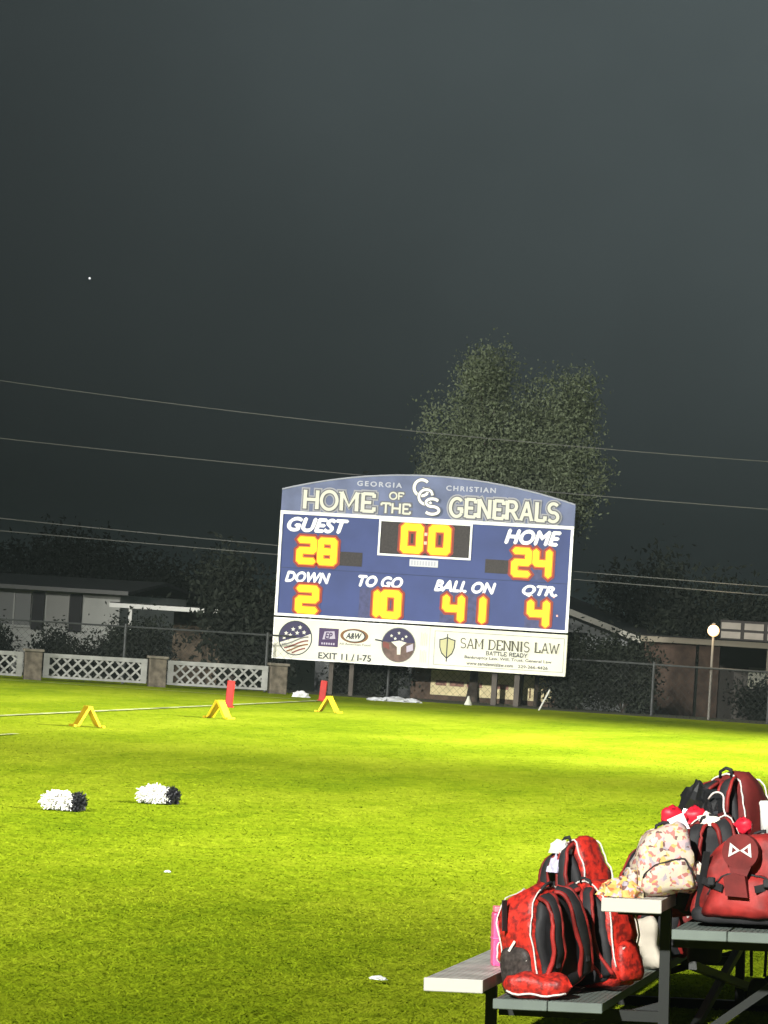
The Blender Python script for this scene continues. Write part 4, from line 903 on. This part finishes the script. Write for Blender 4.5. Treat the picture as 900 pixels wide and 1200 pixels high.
# hair bows and a cloth flower on the pile
def bow(loc, rz, s, lab, M, tail=True):
    r = empty('hair_bow', on_stand(*loc), (0,-TILT,rz)); tag(r, lab, 'hair bow')
    for k in (-1, 1):
        b = MB(); rings = []
        for i in range(7):
            u = i/6; rad = s*(.10+.30*math.sin(math.pi*min(1, u*.9))); rings.append([Vector((k*u*s*.85, math.cos(2*math.pi*j/16)*rad*.5*(1+.35*math.sin(j*2.4+u*5)), s*.35+math.sin(2*math.pi*j/16)*rad*(1+.30*math.sin(j*1.7+u*6)))) for j in range(16)])
        b.ring_loft(rings); b.build('loop', M, r, smooth=True)
    b = MB(); b.tube([(0,-s*.2,s*.35),(0,s*.2,s*.35)], s*.14, 10); b.build('knot', M, r, smooth=True)
    if tail:
        for k in (-1, 1): b = MB(); b.add([(k*s*.05,-.002,s*.3),(k*s*.25,-.02,-s*.1),(k*s*.45,-.02,0.0),(k*s*.15,-.002,s*.36)], [(0,1,2,3)]); b.build('tail', M, r)
bowr = mat('bow_red', (.62,.015,.035), .45)
bow((1.00, .62, FZ2+.40), R(15), .115, 'big bright red hair bow on the left of the bag pile', bowr)
MB_ = MB().box((-.035,-.05,.01),(.04,-.044,.085)); o = MB_.build('folded_note', mat('note_white', (.68,.66,.70), .7)); o.matrix_world = Matrix.Translation(on_stand(1.01,.56,FZ2+.37)) @ Matrix.Rotation(R(-28),4,'Y'); tag(o, 'pale folded card lying against the big red bow', 'card')
bow((1.22, .62, FZ2+.38), R(-10), .09, 'smaller bright red ruffled bow above the infinity mark flap', bowr, tail=False)
tag(crumple('cloth_flower', on_stand(1.115, .60, FZ2+.41), .055, .045, .05, mat('flower_white', (.72,.68,.58), .8), 23, 9), 'cream cloth flower between the two red bows', 'flower')
tag(crumple('green_tag', on_stand(1.165, .58, FZ2+.41), .02, .015, .025, mat('tag_green', (.06,.42,.05), .6), 25, 6), 'small green tag beside the cream cloth flower', 'tag')
# white cords over the pile
b = MB(); c0 = [on_stand(*p) for p in ((1.10,.66,FZ2+.52),(1.13,.64,FZ2+.565),(1.18,.66,FZ2+.54),(1.16,.62,FZ2+.48),(1.20,.60,FZ2+.43))]; c0 = [c0[max(i-1,0)].lerp(c0[i], .75).lerp(c0[min(i+1,len(c0)-1)], .0) if k == 0 else c0[i].lerp(c0[min(i+1,len(c0)-1)], k/4) for i in range(len(c0)) for k in range(4)]
for _ in range(6): c0 = [c0[0]]+[(c0[i-1]+c0[i]*2+c0[i+1])/4 for i in range(1, len(c0)-1)]+[c0[-1]]
b.tube(c0, .0045, 6); tag(b.build('drawcord', pip, smooth=True), 'thin white cord looped beside the glossy black pouch', 'cord')
# white cup on the next seat
backpack((1.44, .78, FZ2+.006), (R(0), R(2), R(-15)), .30, .385, .2, 'black backpack at the right edge under the white cup', 16, body=blkf, front=False)
r = empty('travel_cup', on_stand(1.345, .76, FZ2+.375), (0,-TILT,0)); tag(r, 'white travel cup at the right edge behind the bags', 'cup')
wc = mat('cup_white', (.80,.79,.76), .4)
b = MB(); b.ring_loft([[(math.cos(2*math.pi*i/18)*q, math.sin(2*math.pi*i/18)*q, z) for i in range(18)] for q, z in ((.026,0),(.031,.10),(.034,.125))]); b.build('body', wc, r, smooth=True)
b = MB(); b.ring_loft([[(math.cos(2*math.pi*i/18)*q, math.sin(2*math.pi*i/18)*q, z) for i in range(18)] for q, z in ((.036,.1255),(.036,.135),(.030,.142))]); b.build('lid', wc, r)
# black tote hanging below the second foot boards
ht = empty('hanging_tote', on_stand(1.06, 1.0, .43), (0,-TILT,R(12))); tag(ht, 'black tote hanging under the stand behind the second row leg', 'bag')
b = MB(); b.ring_loft([[Vector((p.x*(1+.5*p.z), p.y, p.z)) for p in ring] for ring in shell(.14, .13, .07, FULL, 41, .012)]); b.build('body', blkf, ht, smooth=True)
for s_ in (-1, 1): b = MB(); b.tube([(-.04,s_*.02,.11),(-.03,s_*.015,.16),(0,s_*.006,.178),(.03,s_*.015,.16),(.04,s_*.02,.11)], .005, 6); b.build('handle', blkf, ht)
# dark bag and straps hanging under the second foot boards
hb = empty('hanging_bag', on_stand(1.235, 1.6, .20), (0,-TILT,R(10))); tag(hb, 'small black bag hanging by its strap under the stand, lower right', 'bag')
b = MB(); b.ring_loft([[p for p in ring] for ring in shell(.10, .125, .07, FULL, 31, .006)]); b.build('body', blkf, hb, smooth=True)
b = MB(); b.tube([(-.03,0,.13),(-.035,.0,.28),(0,.0,FZ2-.20-.04),(.035,0,.28),(.03,0,.13)], .008, 6); b.build('strap', blkf, hb)

# ------------------------------------------------------------------ humid night air
hz = MB(); hz.box((-1600, -260, -1.8), (1600, 3060, 23.0)); hz = hz.build('haze', bpy.data.materials.new('haze')); hz['kind'] = 'stuff'
hm = hz.data.materials[0]; hm.use_nodes = True; hn = hm.node_tree; hn.nodes.clear()
ho = hn.nodes.new('ShaderNodeOutputMaterial'); hv = hn.nodes.new('ShaderNodeVolumePrincipled'); hv.inputs['Color'].default_value = (.78, .97, .92, 1); hv.inputs['Density'].default_value = 0.00012
hn.links.new(hv.outputs[0], ho.inputs['Volume'])
